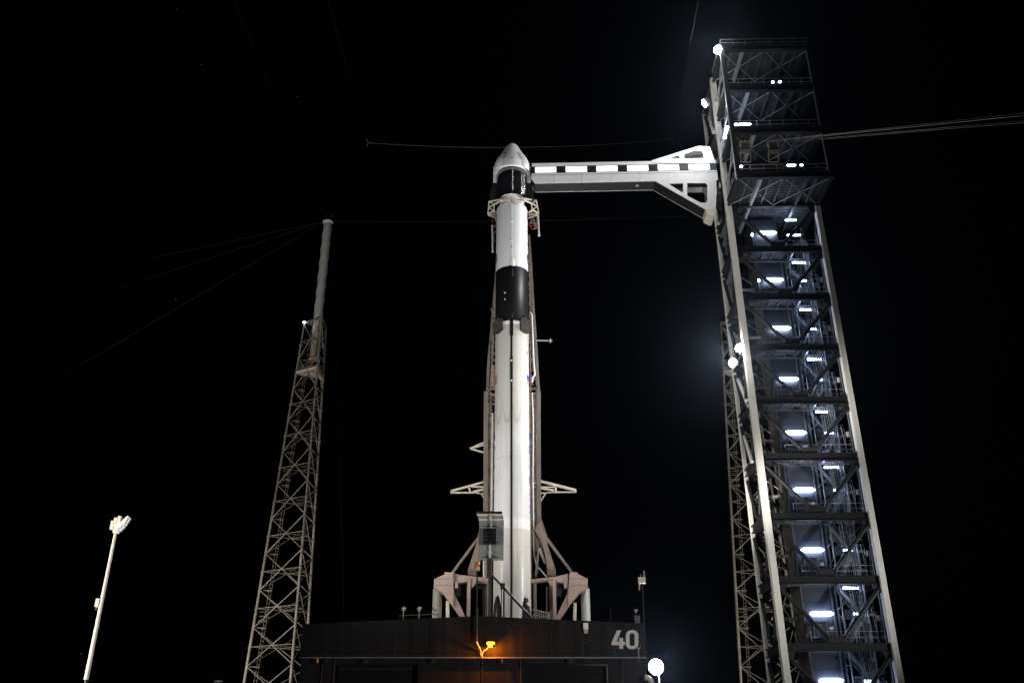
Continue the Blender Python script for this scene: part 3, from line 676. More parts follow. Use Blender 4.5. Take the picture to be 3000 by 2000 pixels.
# slanting lamp
q = at(2127, 388, 82.5); t = thing('slanted_lamp', 'slanting bright tube lamp just left of the cab on the middle floor', 'lamp', q)
MB().tube((-.12, .5, -.5), (.12, -.5, .5), .17, n=10).build('lens', 'bar', t); MB().beam((-.12, .65, -.5), (.12, -.35, .5), .1).build('housing', 'grey', t)
def floodlight(px, py, Y, label, aim=(-1, -.6, -.4), s=1.0, m='flood', power=0, size=172):
    q = at(px, py, Y); t = thing('floodlight', label, 'floodlight', q, 0, 'floodlights on the tower' if m == 'flood' else None)
    d = Vector(aim).normalized()
    MB().beam(-d*.5*s, d*.02*s, .75*s, .6*s).build('housing', 'grey', t)
    MB().tube(d*.03*s, d*.1*s, .42*s, .36*s, 20).build('lens', m, t)
    MB().beam((0, 0, -.7*s), -d*.3*s, .08*s).build('bracket', 'grey', t)
    if power:
        l = spot('flood_or_fill', q+d*.4*s, q+d*(20), power, 172, rad=.4*s, col=(1, .985, .965)); 
    return t
floodlight(2103, 146, 79.6, 'glaring floodlight on the top left corner of the cab roof', (-.6, -.8, -.35), 1.15, power=9000)
floodlight(2064, 303, 83.3, 'glaring floodlight on top of the rear left column above the arm', (-.9, .1, -.45), 1.15, power=8500)
floodlight(2166, 1019, 86.4, 'upper glaring floodlight between the left columns halfway up the tower', (-.7, -.75, -.1), 1.05, power=16000)
floodlight(2147, 1062, 84.4, 'lower glaring floodlight on the rear left column halfway up the tower', (-.7, -.75, -.1), 1.05, power=16000)

# ================================================================ SLIDE BASKETS & CABLES
for (px, lab) in ((2186, 'left escape basket hanging under the middle cab floor'), (2268, 'right escape basket hanging under the middle cab floor')):
    q = at(px, 442, 79.3); t = thing('escape_basket', lab, 'basket', q, 0, 'escape baskets')
    fr = MB(); W_ = .55
    for x in (-W_, W_): fr.path([(x, 0, 1.25), (x, -.05, .2), (x-.06, .1, -.2), (x-.12, .3, -1.3)], .045); fr.box(x-.09, x+.09, -.1, .1, .6, 1.05)
    fr.tube((-W_-.12, .3, -1.3), (W_-.12, .3, -1.3), .05); fr.tube((-W_, 0, 1.25), (W_, 0, 1.25), .05); fr.tube((-W_-.04, .1, -.25), (W_-.04, .1, -.25), .03); fr.build('frame', 'gold', t)
    nt = MB(); nt.box(-W_, W_, .1, .14, .3, 1.2); nt.add([(-W_, .1, .3), (W_, .1, .3), (W_*.95, -.35, -.1), (-W_*.95, -.35, -.1), (-W_, .2, -.25), (W_-.05, .2, -.25)], [(0, 1, 2, 3), (3, 2, 5, 4)]); nt.build('net', 'net', t)
    hk = MB(); hk.tube((0, 0, 1.25), (0, 0, 1.55), .04); hk.build('trolley', 'gold', t)
def wire(name, label, pts, r, m, group, cat='cable', sag=0, n=12):
    mb = MB(); P_ = []
    for a, b in zip(pts, pts[1:]):
        for i in range(n): t = i/n; q = a.lerp(b, t); q.z -= sag*4*t*(1-t); P_.append(q)
    P_.append(pts[-1])
    mb.path(P_, r, 5); o = mb.build(name, m); o.location = (0, 0, 0); return tag(o, label, cat, group)
for i, (a, b, lab, r_, mm) in enumerate((((2245, 414), (3000, 332), 'topmost of the four tan slide cables running from the cab off to the right', .022, 'cable'), ((2246, 416), (3000, 338.5), 'second of the four slide cables from the top, tan', .022, 'cable'), ((2290, 416), (3000, 354), 'third slide cable from the top, dimmer and greyer', .016, 'wire'), ((2292, 418), (3000, 359.5), 'lowest of the four slide cables, dim and grey', .016, 'wire'))):
    A = at(*a, 79.4); B = at(*b, 44); e = A+(B-A)*1.75
    wire('slide_cable', lab, [A, e], r_, mm, 'slide cables from the cab')

# ================================================================ LIGHTNING TOWERS
def lattice(cx, cy, label, h_top=77.0, with_mast=True, ztop=99.7, mlab=''):
    t = thing('lattice_tower', label, 'lattice tower', (cx, cy, 0), 0, 'lightning protection towers')
    def side(z): return 4.3+.0875*(77.0-z)
    def P(i, z): a = (math.pi, -math.pi/3, math.pi/3)[i]; r_ = side(z)/math.sqrt(3); return Vector((r_*math.cos(a), r_*math.sin(a), z))
    for i in range(3):
        l = MB().tube(P(i, 0), P(i, h_top), .27, .17, 10).build('leg', 'lattice', t)
        fl = MB(); z = 6.3
        while z < h_top-1: 
            q = P(i, z); MB().tube(q-Vector((0, 0, .07)), q+Vector((0, 0, .07)), .36, n=10).build('flange', 'lattice', l); z += 6
    zs = [3.4+6*k for k in range(-0, 12)]+[h_top-.4]
    for k, (za, zb_) in enumerate(zip(zs, zs[1:])):
        for i in range(3):
            j = (i+1) % 3; mb = MB(); r_ = .085
            mb.tube(P(i, za), P(j, zb_), r_, n=6); mb.tube(P(j, za), P(i, zb_), r_, n=6); mb.build('cross_brace', 'lattice', t)
        zm = (za+zb_)/2; mb = MB(); mids = [(P(i, zm)+P((i+1) % 3, zm))/2 for i in range(3)]
        for i in range(3): mb.tube(P(i, zm), P((i+1) % 3, zm), .075, n=6); mb.tube(mids[i], mids[(i+1) % 3], .055, n=6)
        mb.build('horizontal_strut', 'lattice', t)
        if zb_ < h_top-2:
            rp = MB(); q = P(0, zb_)*1; d = (P(1, zb_)-P(0, zb_)).normalized(); d2 = Vector((0, 1, 0))
            c0 = q+Vector((.2, .2, 0)); pts = [c0, c0+Vector((1.7, .1, 0)), c0+Vector((1.7, .9, 0)), c0+Vector((.4, .9, 0)), c0]
            rp.path(pts, .06, 5); rp.build('rest_bracket', 'lattice', t)
    # ladder
    ld = MB(); 
    def LP(z): return P(0, z)+Vector((1.35, .75, 0))
    n = int((h_top-2)/.6)
    for k in range(n):
        z = 2+k*.6; a, b = LP(z), LP(z+.6); ld.tube(a, b, .035, n=4); ld.tube(a+Vector((.42, .1, 0)), b+Vector((.42, .1, 0)), .035, n=4); ld.tube(a, a+Vector((.42, .1, 0)), .03, n=4)
        if k % 2 == 0: ld.path([a, a+Vector((.0, -.55, 0)), a+Vector((.4, -.5, 0)), a+Vector((.42, .1, 0))], .02, 4)
    ld.build('ladder', 'lattice', t)
    for z in (h_top-30.5, h_top-54.5, h_top-66.2):
        c0 = P(0, z)+Vector((.4, .5, 0)); mb = MB(); mb.box(c0.x, c0.x+1.5, c0.y, c0.y+1.2, z, z+.08); tmp = MB(); railing(tmp, [(c0.x, c0.y), (c0.x+1.5, c0.y), (c0.x+1.5, c0.y+1.2), (c0.x, c0.y+1.2), (c0.x, c0.y)], z, 1.5, 1, .035)
        mb.add(tmp.v, tmp.f); mb.build('rest_cage', 'lattice', t)
    # upper service platform
    zpf = 66.7; s = side(zpf)/math.sqrt(3)*1.0; pf = MB(); tri = [P(i, zpf)*1.0 for i in range(3)]
    pf.plate([[(q.x, q.y) for q in tri]], .3, lambda u, v, w_: (u*.92, v*.92, zpf+w_)); 
    for i in range(3): pf.beam(tri[i], tri[(i+1) % 3], .3, .5)
    pf.build('platform', 'rust_white', t)
    pf = MB(); tmp = MB(); railing(tmp, [(q.x, q.y) for q in tri]+[(tri[0].x, tri[0].y)], zpf, 1.3, 1.2, .04); pf.add(tmp.v, tmp.f); pf.build('platform_railing', 'lattice', t)
    top = MB(); tri = [P(i, h_top) for i in range(3)]
    for i in range(3): top.beam(tri[i], tri[(i+1) % 3], .25, .35); top.beam(Vector((tri[i].x*.4, tri[i].y*.4, h_top)), tri[i], .2, .3)
    top.build('top_frame', 'lattice', t)
    if with_mast:
        prof = []; zz = 69.6
        m2 = MB().lathe([(69.2, .9), (69.5, .92), (69.6, .78), (78.0, .80)], 32).build('lower_mast', 'rust_white', t)
        MB().lathe([(69.18, .3), (69.2, .98), (69.55, .98), (69.6, .8)], 32).build('mast_flange', mat('rusty_flange', (.3, .17, .1), .7), m2)
        n = 40; nz = 150; vs = []
        for k in range(nz+1):
            z = 77.6+(ztop-77.6)*k/nz
            for i in range(n):
                th = 2*math.pi*i/n; ph = (z*math.pi*2/9.5)
                b = 0
                for q in range(3):
                    d = abs((th-ph-q*2*math.pi/3+math.pi) % (2*math.pi)-math.pi); b = max(b, 1-min(1, d/.22))
                rr_ = .80+.13*b; vs.append((rr_*math.sin(th), -rr_*math.cos(th), z))
        mm_ = MB(); mm_.add(vs, [(k*n+i, k*n+(i+1) % n, (k+1)*n+(i+1) % n, (k+1)*n+i) for k in range(nz) for i in range(n)], True); ms = mm_.build('upper_mast', 'mast', t)
        MB().lathe([(89, .82), (89.05, .86), (89.35, .86), (89.4, .82)], 32).build('mast_collar', 'mast', ms)
        MB().lathe([(ztop-.5, .85), (ztop-.3, 1.06), (ztop, 1.06), (ztop+.02, .1)], 32).build('mast_cap', mat('cap', (.7, .69, .66), .5), ms)
        aa = MB(); 
        for dx, dy in ((-.75, 0), (.8, 0), (0, 1)): aa.tube((0, 0, ztop), (dx, dy, ztop+1.6), .04)
        aa.build('air_terminal', 'lattice', ms)
    return t
tl_ = lattice(-37.1, 149.9, 'pale lattice mast with a white spiral-ribbed pole on top, left of the rocket')
tr_ = lattice(42.3, 149.9, 'lattice mast standing behind the left side of the dark crew tower')
q = at(891, 944, 149.5); t = thing('beacon_lamp', 'small bluish white lamp on the top left corner of the left lattice mast', 'lamp', q)
MB().lathe([(-.18, .1), (-.1, .2), (.1, .2), (.18, .05)], 14).build('lens', 'lens', t); MB().tube((0, 0, -.5), (0, 0, -.19), .08).build('stand', 'grey', t)
# catenary wires
mt = Vector((-37.1, 149.9, 99.7)); nl = at(1079, 419, 112); nr = at(1967, 409, 112); mr = Vector((42.3, 149.9, 99.7))
grp = 'catenary wires of the lightning masts'; M['wire2'] = mat('dull_wire', (.045, .045, .042), .8, spec=.1)
wire('catenary_wire', 'brightest wire, running level above the capsule tip between two joints', [nl, nr], .032, 'cable', grp, sag=1.2, n=24)
wire('catenary_wire', 'wire rising from the left joint to the top edge of the picture', [nl, at(960, 0, 70), at(940, -70, 66)], .014, 'faint', grp)
wire('catenary_wire', 'wire running down from the left joint to the white spiral pole', [nl, mt+Vector((.6, 0, .6))], .02, 'faint', grp)
wire('catenary_wire', 'wire rising from the right joint to the top edge of the picture', [nr, at(2047, 0, 70), at(2061, -70, 66)], .014, 'faint', grp)
wire('catenary_wire', 'level wire from the white spiral pole passing behind the rocket to the tower', [mt+Vector((1, 0, .1)), at(2120, 630, 152)], .04, 'wire2', grp, sag=.6)
wire('catenary_wire', 'leftmost wire rising from the spiral pole to the top edge of the picture', [mt+Vector((-.5, 0, 1)), at(683, 0, 75), at(660, -60, 71)], .02, 'faint', grp)
for i, (x, y, lab) in enumerate(((0, 850, 'upper of three guy wires running from the spiral pole to the left edge'), (0, 957, 'middle of three guy wires running from the spiral pole to the left edge'), (0, 1210, 'lowest of three guy wires running from the spiral pole to the left edge'))):
    e = at(x, y, 140); d = e-mt; wire('guy_wire', lab, [mt+Vector((-.9, 0, 0)), mt+d*1.15], .03, 'wire2', grp)
wire('guy_wire', 'faint wire hanging almost straight down right of the left lattice mast', [mt+Vector((.9, 0, 0)), at(1035, 1450, 150)+Vector((0, 0, -20))], .02, 'faint', grp)
for x, y, x2, y2, lab in ((2440, 672, 3000, 745, 'upper faint wire running to the right edge beyond the crew tower'), (2440, 835, 2920, 1130, 'lower faint wire slanting down to the right beyond the crew tower')):
    wire('guy_wire', lab, [at(x, y, 150), at(x2, y2, 140)], .025, 'faint', grp)
for q, nm, lab in ((nl, 'wire_joint', 'small fork joint where the left catenary wires meet'), (nr, 'wire_joint', 'small fork joint where the right catenary wires meet')):
    mb = MB(); s = 1 if q is nl else -1
    mb.tube((0, 0, 0), (s*1.2, 0, -.1), .06); mb.tube((0, 0, 0), (-s*.3, -.6, .4), .06); mb.tube((0, 0, 0), (-s*.3, .4, -.5), .06); o = mb.build(nm, 'wire'); o.location = q; tag(o, lab, 'joint')

# ================================================================ TRANSPORTER ERECTOR
te = thing('transporter_erector', 'brownish steel strongback truss behind the rocket with pinkish base legs and white clamp arms', 'strongback', (0, 90, 0))
tf = loc_(te)
def tp(px, py, Y=90.0): return tf(at(px, py, Y))
def beam(name, pts, wd, m, ht=None, Y=90.0, up=(0, 1, 0)):
    mb = MB()
    for a, b in zip(pts, pts[1:]): mb.beam(tp(*a, Y), tp(*b, Y), wd, ht or wd, up)
    return mb.build(name, m, te)
LCH = [(1454, 805), (1445, 905), (1437, 1000), (1431, 1060), (1427, 1145)]; RCH = [(1550, 690), (1556, 780), (1563, 905), (1570, 1000), (1576, 1110), (1579, 1150)]
LCH = [(1459, 690)]+LCH
for dy, nm in ((0, 0), (3.0, 1)):
    for ch in (LCH, RCH): 
        mb = MB()
        for a, b in zip(ch, ch[1:]): mb.beam(tp(*a)+Vector((0, dy, 0)), tp(*b)+Vector((0, dy, 0)), .26, .3, (0, 1, 0))
        mb.build('upper_chord', 'chord', te)
    for ch, wd in (([(1424, 1148), (1423, 1300), (1422, 1500), (1422, 1800)], .44), ([(1578, 1148), (1578, 1300), (1579, 1470), (1579, 1560)], .44)):
        mb = MB(); 
        for a, b in zip(ch, ch[1:]): mb.beam(tp(*a)+Vector((0, dy, 0)), tp(*b)+Vector((0, dy, 0)), wd, .5, (0, 1, 0))
        mb.build('lower_chord', 'chord', te)
beam('inner_chord', [(1566, 1150), (1568, 1560)], .3, 'brown', Y=91.2)
beam('inner_chord', [(1437, 1150), (1436, 1560)], .35, 'brown', Y=91.2)
beam('inner_chord', [(1552, 760), (1554, 1000), (1556, 1500), (1557, 1800)], .16, 'brown', Y=89.6)
# lacing seen in the slots either side of the rocket
zs_ = [770, 830, 890, 950, 1003, 1053, 1110, 1155, 1240, 1290, 1370, 1430, 1500, 1580, 1660]
def chx(ch, y):
    for a, b in zip(ch, ch[1:]):
        if a[1] <= y <= b[1]: return a[0]+(b[0]-a[0])*(y-a[1])/(b[1]-a[1])
    return 1423 if ch is LCH else 1578
for i, y in enumerate(zs_[:-1]):
    for ch, s in ((LCH, 1), (RCH, -1)):
        x = chx(ch, y); x2 = chx(ch, zs_[i+1]); y2 = zs_[i+1]
        mb = MB(); a = tp(x, y); b = tp(x2, y2); B = Vector((0, 3, 0))
        mb.beam(a, a+B, .14); mb.beam(a, b+B, .12)
        xi = 1457 if s == 1 else 1548
        mb.beam(a, tp(xi+s*6, y+(8 if i % 2 else 2)), .14)
        if i % 3 == 1: mb.beam(a, tp(xi, y+22), .13)
        mb.build('lacing', 'chord', te)
    mb = MB(); l_, r_ = tp(chx(LCH, y), y), tp(chx(RCH, y), y); mb.beam(l_+Vector((0, 3, 0)), r_+Vector((0, 3, 0)), .2); mb.beam(l_, r_, .2); mb.build('cross_tie', 'brown', te)
# service pipes
def pipe(name, pts, r_, m, Y=89.3, n=10):
    mb = MB(); mb.path([tp(*p, Y) for p in pts], r_, n); return mb.build(name, m, te)
pipe('service_pipe', [(1553, 915), (1558, 922), (1561, 1000), (1563, 1055), (1567, 1098), (1560, 1106), (1559, 1120)], .1, 'white_plain')
pipe('service_pipe', [(1559, 1150), (1562, 1240), (1561, 1400), (1563, 1560), (1565, 1625), (1570, 1650)], .07, 'white_plain')
pipe('service_pipe', [(1570, 1655), (1584, 1668), (1602, 1690)], .08, 'white_plain', 88.9)
pipe('service_pipe', [(1444, 1210), (1443, 1300), (1442, 1440), (1441, 1495)], .13, 'rust_white')
pipe('service_pipe', [(1449, 945), (1446, 1000), (1443, 1050), (1440, 1090), (1436, 1145)], .08, 'post')
pipe('service_pipe', [(1438, 1000), (1437, 1060), (1434, 1110), (1433, 1150), (1433, 1500)], .05, 'dark')
pipe('service_pipe', [(1571, 1150), (1570, 1560)], .06, 'black')
rr_ = random.Random(5); fit = MB()
for k in range(60):
    y = 900+rr_.random()*380; s = rr_.random() < .5
    x = (1436+rr_.random()*14-(y-900)*.02) if s else (1555+rr_.random()*12)
    a = tp(x, y, 89.5); w_ = .08+rr_.random()*.18; fit.box(a.x-w_/2, a.x+w_/2, a.y-.1, a.y+.1, a.z-w_*.4, a.z+w_*.4)
fit.build('fittings', 'stair', te)
mb = MB()
for y in (1165, 1175, 1188, 1202):
    a = tp(1440, y, 89.2); mb.lathe([(a.z-.12, .12), (a.z, .24), (a.z+.12, .12)], 12, ctr=(a.x, a.y))
mb.build('valve_stack', 'grey', te)
mb = MB()
for k in range(7):
    a = tp(1446, 1075+k*9, 89.4); mb.lathe([(a.z-.2, .24), (a.z, .3), (a.z+.16, .24)], 12, ctr=(a.x, a.y))
mb.build('flexible_duct', mat('tan_duct', (.42, .30, .2), .6), te)
mb = MB(); a = tp(1432, 1255, 90.4); mb.box(a.x-.35, a.x+.35, a.y-.2, a.y+.2, a.z-1.8, a.z+1.6); mb.build('equipment_panel', 'post', te)
# side post near y 782 (1550..1620, 997)
beam('side_boom', [(1569, 997), (1618, 998)], .12, 'post', Y=89.5); MB().tube(tp(1612, 992, 89.5), tp(1612, 1003, 89.5), .08).build('boom_tip', 'post', te)
# outriggers
def zz4(x, y): return (1300+x*.17, 1300+y*.17)
def truss(name, segs, m, Y=91):
    mb = MB()
    for a, b, w_ in segs: mb.beam(tp(*zz4(*a), Y), tp(*zz4(*b), Y), w_, w_*1.3, (0, 1, 0))
    return mb.build(name, m, te)
truss('outrigger', [((120, 815), (700, 655), .2), ((115, 840), (530, 838), .14), ((430, 755), (465, 830), .16), ((470, 735), (700, 740), .15), ((500, 832), (700, 775), .22), ((530, 838), (700, 860), .1), ((635, 845), (690, 925), .1), ((135, 815), (135, 848), .2)], 'cream')
truss('outrigger', [((1655, 640), (2280, 800), .24), ((1870, 830), (2280, 828), .12), ((1930, 750), (1930, 822), .2), ((1660, 745), (1930, 740), .13), ((1500, 700), (1660, 640), .15), ((1670, 760), (1895, 802), .2), ((1500, 745), (1660, 740), .16), ((1665, 850), (1870, 832), .1), ((1762, 838), (1665, 1000), .1), ((2270, 790), (2270, 835), .2)], 'cream')
truss('small_outrigger', [((465, 75), (700, -30), .15), ((470, 80), (700, 15), .12), ((475, 85), (705, 150), .15), ((462, 60), (470, 95), .16)], 'cream')
# clamp arms
def zc(x, y): return (1400+x*.12755, 560+y*.12755)
def claw(segs, label=None):
    mb = MB()
    for a, b, w_ in segs: mb.beam(tp(*zc(a[0], a[1]), a[2]), tp(*zc(b[0], b[1]), b[2]), w_, w_, (0, 1, 0))
    return mb.build('clamp_arm', 'cream', te)
A, P_, Q_, B_, N1, N2 = (255, 238, 87.6), (245, 385, 87.8), (232, 525, 88), (610, 168, 85.4), (375, 300, 87), (370, 445, 87.2)
claw([(A, B_, .15), (B_, (735, 188, 85.3), .08), (A, P_, .12), (P_, Q_, .13), (A, N1, .1), (P_, N1, .12), (P_, N2, .1), (N1, N2, .11), (N1, (560, 190, 85.5), .13), (Q_, N2, .13), (N2, (450, 520, 88), .1), (Q_, (450, 545, 88.4), .1), ((250, 555, 88), (450, 610, 88.8), .14), (N2, (370, 500, 87.6), .1), (Q_, (250, 555, 88), .16), (N1, (460, 290, 86.4), .08)])
A, P_, Q_, B_, N1, N2 = (1345, 218, 87.6), (1368, 350, 87.8), (1395, 505, 88), (985, 168, 85.3), (1230, 280, 87), (1245, 425, 87.2)
claw([(A, (1130, 182, 86.6), .14), ((1130, 182, 86.6), B_, .2), (B_, (860, 190, 85.3), .08), (A, P_, .14), (P_, Q_, .14), (A, N1, .12), (P_, N1, .13), (P_, N2, .12), (N1, N2, .14), (N1, (1020, 190, 85.5), .15), (Q_, N2, .14), (N2, (1165, 500, 87.6), .14), (Q_, (1165, 545, 88.4), .1), ((1375, 540, 88), (1165, 612, 88.8), .14), (Q_, (1375, 540, 88), .16), (N2, (1230, 500, 87.6), .1)])
mb = MB()
for s, xs in ((-1, (540, 600, 660, 720)), (1, (880, 930, 980, 1030))):
    for x in xs: a = tp(*zc(x, 215-abs(x-790)*.02), 85.35); mb.box(a.x-.12, a.x+.12, a.y-.05, a.y+.1, a.z-.12, a.z+.16)
mb.build('clamp_pad', 'rust_white', te)
for (x0, y0, x1, y1, lab) in ((330, 790, 342, 1395, 0), (1385, 560, 1405, 1025, 0)):
    mb = MB(); mb.tube(tp(*zc(x0, y0), 88.5), tp(*zc(x1, y1), 88.5), .1, n=10); e = tp(*zc(x1, y1), 88.5); mb.tube(e+Vector((-.16, 0, 0)), e+Vector((.16, 0, .0)), .05); mb.build('umbilical_tube', 'white_plain', te)
hs = MB()
def arc(pts, n=10):
    out = []
    for i in range(n+1):
        t = i/n; a, b, c = [tp(*zc(*p), 88.3) for p in pts]; out.append(a*(1-t)**2+b*2*t*(1-t)+c*t*t)
    return out
for pts in (((440, 650), (300, 560), (345, 780)), ((345, 780), (420, 850), (440, 900)), ((1160, 640), (1330, 560), (1310, 760)), ((1310, 760), (1310, 960), (1190, 810)), ((1160, 760), (1250, 860), (1310, 740))): hs.path(arc(pts), .035, 5)
hs.build('hose', 'orange', te)
sm = MB()
for a, b in (((1260, 600), (1350, 860)), ((1350, 560), (1360, 850)), ((1200, 740), (1360, 740)), ((440, 880), (375, 975)), ((370, 830), (400, 780)), ((355, 960), (380, 1170)), ((400, 640), (430, 740)), ((1220, 650), (1270, 690)), ((1190, 730), (1260, 660)), ((1290, 870), (1350, 840))): sm.beam(tp(*zc(*a), 88.9), tp(*zc(*b), 88.9), .09)
sm.build('umbilical_frame', 'post', te)
# ---- base frame : drawn from zoom (1240,1480) scale .2296
def zb_(x, y): return (1240+x*.2296, 1480+y*.2296)
def plate(name, poly, Y, th, m, holes=()):
    base = [tp(*zb_(*p), Y) for p in poly]; hl = [[tp(*zb_(*p), Y) for p in h] for h in holes]
    y0 = Y-90
    return MB().plate([[(q.x, q.z) for q in base]]+[[(q.x, q.z) for q in h] for h in hl], th, lambda u, v, w_: (u, y0+w_, v)).build(name, m, te)
NL = [(140, 935), (272, 875), (272, 848), (380, 852), (384, 1160), (380, 1290), (350, 1240), (265, 1135), (258, 1112), (135, 1045)]
NR = [(1870, 852), (1965, 848), (1968, 868), (2100, 935), (2096, 1045), (1985, 1110), (1978, 1135), (1880, 1240), (1850, 1290), (1845, 1160)]
plate('hold_down_node', NL, 86.6, 1.8, 'pink'); plate('hold_down_node', NR, 86.6, 1.8, 'pink')
rb = MB()
for y in (935, 1020):
    for x0, x1 in ((140, 360), (1880, 2095)):
        a, b = tp(*zb_(x0, y), 86.57), tp(*zb_(x1, y-4), 86.57); rb.beam(a, b, .1, .05)
rb.build('stiffener', 'brown', te)
plate('top_girder', [(384, 855), (470, 885), (850, 925), (850, 975), (625, 942), (540, 975), (430, 985), (384, 985)], 86.9, 1.0, 'pink')
plate('top_girder', [(1845, 870), (1780, 885), (1700, 905), (1330, 945), (1330, 985), (1700, 945), (1700, 975), (1795, 985), (1845, 985)], 86.9, 1.0, 'pink')
def col(x0, x1, y0, y1, Y, th, m, name='post', dx=0): return plate(name, [(x0, y0), (x1, y0), (x1+dx, y1), (x0+dx, y1)], Y, th, m)
YB = 1520
col(563, 606, 935, YB, 86.8, .7, 'pink', 'frame_post', -12); col(1650, 1693, 935, YB, 86.8, .7, 'pink', 'frame_post', 10)
col(1405, 1445, 985, YB, 87.5, .8, 'brown', 'frame_post', 8); col(1605, 1645, 1000, YB, 88.5, .8, 'brown', 'frame_post', 10)
col(818, 836, 1000, YB, 87.4, .5, 'pink', 'frame_post', -5); col(288, 330, 1215, YB, 88, .8, 'cream', 'rear_post', 2); col(1920, 1958, 1240, YB, 88, .8, 'cream', 'rear_post', -6)
plate('diagonal_leg', [(300, 1180), (392, 1110), (585, 1520), (540, 1520)], 86.9, .9, 'pink'); plate('diagonal_leg', [(1930, 1180), (1842, 1110), (1650, 1520), (1700, 1520)], 86.9, .9, 'pink')
plate('haunch', [(606, 942), (700, 955), (612, 1060)], 86.9, .3, 'pink'); plate('haunch', [(1580, 950), (1655, 945), (1655, 1060)], 86.9, .3, 'pink')
plate('arch_beam', [(700, 960), (836, 970), (836, 1010), (780, 990), (690, 985)], 87.2, .8, 'chord')
plate('small_box', [(405, 980), (440, 980), (440, 1055), (405, 1050)], 86.7, .5, 'pink'); plate('small_box', [(1795, 980), (1840, 980), (1840, 1050), (1800, 1055)], 86.7, .5, 'pink')
for xs in ((402, 556), (1700, 1842)):
    bx = plate('vent_box', [(xs[0], 985), (xs[1], 975), (xs[1], 1163), (xs[0], 1160)], 88.4, 1.6, 'louvre')
    lv = MB()
    for k in range(14): a, b = tp(*zb_((xs[0]+xs[1])/2, 1000+k*11), 88.36), tp(*zb_(xs[1]-4, 1000+k*11), 88.36); lv.beam(a, b, .05, .05)
    lv.build('louvre_blade', 'tube', bx)
for xs in ((125, 245), (2005, 2122)):
    a = tp(*zb_(sum(xs)/2, 1065), 88.5); r_ = abs(tp(*zb_(xs[1], 1300), 88.5).x-tp(*zb_(xs[0], 1300), 88.5).x)/2
    cyl_ = MB().lathe([(2.5, r_), (a.z, r_), (a.z+.02, r_*.6)], 40, ctr=(a.x, a.y)).build('hydraulic_post', 'post', te); MB().lathe([(a.z+.02, r_*.3), (a.z+.03, r_*.95), (a.z+.25, r_*.95), (a.z+.3, .1)], 30, ctr=(a.x, a.y)).build('post_cap', 'dark', cyl_)
# raking legs
plate('raker', [(355, 850), (690, 400), (700, 360), (715, 380), (712, 420), (390, 855)], 89.2, .3, 'brown')
plate('raker', [(1875, 845), (1590, 470), (1570, 400), (1495, 160), (1510, 170), (1585, 400), (1912, 845)], 89.2, .3, 'brown')
plate('raking_leg', [(565, 835), (680, 480), (706, 330), (760, 330), (760, 600), (672, 895), (568, 880)], 88.6, 1.0, 'brown')
plate('raking_leg', [(1498, 185), (1540, 330), (1600, 440), (1580, 480), (1692, 830), (1692, 888), (1587, 890), (1572, 700), (1530, 520), (1485, 420), (1430, 330), (1440, 260)], 88.6, 1.0, 'brown')
plate('raking_leg', [(1420, 900), (1480, 400), (1480, 460), (1475, 640), (1450, 910)], 88.3, .3, 'chord')
mb = MB(); mb.tube(tp(*zb_(1490, 450), 89.6), tp(*zb_(1562, 650), 89.6), .09, n=10); mb.tube(tp(*zb_(1480, 545), 89.4), tp(*zb_(1562, 740), 89.4), .17, n=12); mb.build('hydraulic_ram', 'cream', te)
plate('tie_bar', [(1362, 325), (1450, 290), (1450, 320), (1362, 350)], 88.8, .3, 'chord')
plate('tie_bar', [(1362, 330), (1420, 330), (1480, 400), (1440, 600), (1362, 420)], 89.5, .3, 'brown')
M['duct'] = mat('shiny_duct', (.5, .47, .44), .25, metal=.8)
for x0, x1, y0 in ((765, 815, 700), (1365, 1385, 700)): MB().tube(tp(*zb_((x0+x1)/2, y0), 89), tp(*zb_((x0+x1)/2, 1520), 89), .3 if x0 < 1000 else .12, n=14).build('duct_pipe', 'duct', te)
mb = MB(); mb.tube(tp(*zb_(1577, 1035), 88), tp(*zb_(1575, 1400), 88), .07); mb.path([tp(*zb_(1385, 1330), 86), tp(*zb_(1605, 1370), 86), tp(*zb_(1600, 1450), 86)], .06); mb.path([tp(*zb_(1385, 1400), 86), tp(*zb_(1600, 1420), 86)], .06)
for k in range(6): mb.tube(tp(*zb_(1450+k*28, 1325+k*7), 86), tp(*zb_(1452+k*28, 1460), 86), .05)
mb.build('platform_rail', 'chord', te)
plate('base_slab', [(640, 1020), (760, 1010), (760, 1050), (640, 1060)], 88.8, .4, 'dark')
mb = MB(); mb.box(-9.6, 9.6, -4.5, 3, 2.4, 4.2); mb.build('base_deck', 'brown', te)
for sx in (-8.2, -3.4, 3.4, 8.2): MB().box(sx-.6, sx+.6, -3.5, 2, .12, 2.4).build('base_foot', 'brown', te)

# ================================================================ HANGAR "40"
BY = 60.0
def bz(py, Y=BY): return at(1500, py, Y).z
xl, xr = at(882, 1880, BY).x, at(1891, 1880, BY).x; xm = at(1398, 1808, BY).x
z0, zL, zP, zR = bz(1925.5), bz(1830), bz(1806.5), bz(1828)
hg = thing('hangar', 'low black hangar front with shallow gable and painted number 40 at its end', 'building', (xm, BY, 0))
H = loc_(hg); L0, R0 = xl-xm, xr-xm
MB().plate([[(L0, z0), (R0, z0), (R0, zR), (0, zP), (L0, zL)]], 1.6, lambda u, v, w_: (u, w_, v)).build('fascia', 'building', hg)
ln = MB()
for k in range(1, 11): x = L0+(R0-L0)*k/11; ln.box(x, x+.02, -.012, -.001, z0+.1, min(zL, zR)-.25+(.3 if 3 < k < 8 else 0))
ln.build('cladding_seam', mat('seam', (.012, .012, .012), .6), hg)
MB().box(L0, R0, -.07, .0-.001, z0-.03, z0+.04).build('lower_trim', 'trim', hg)
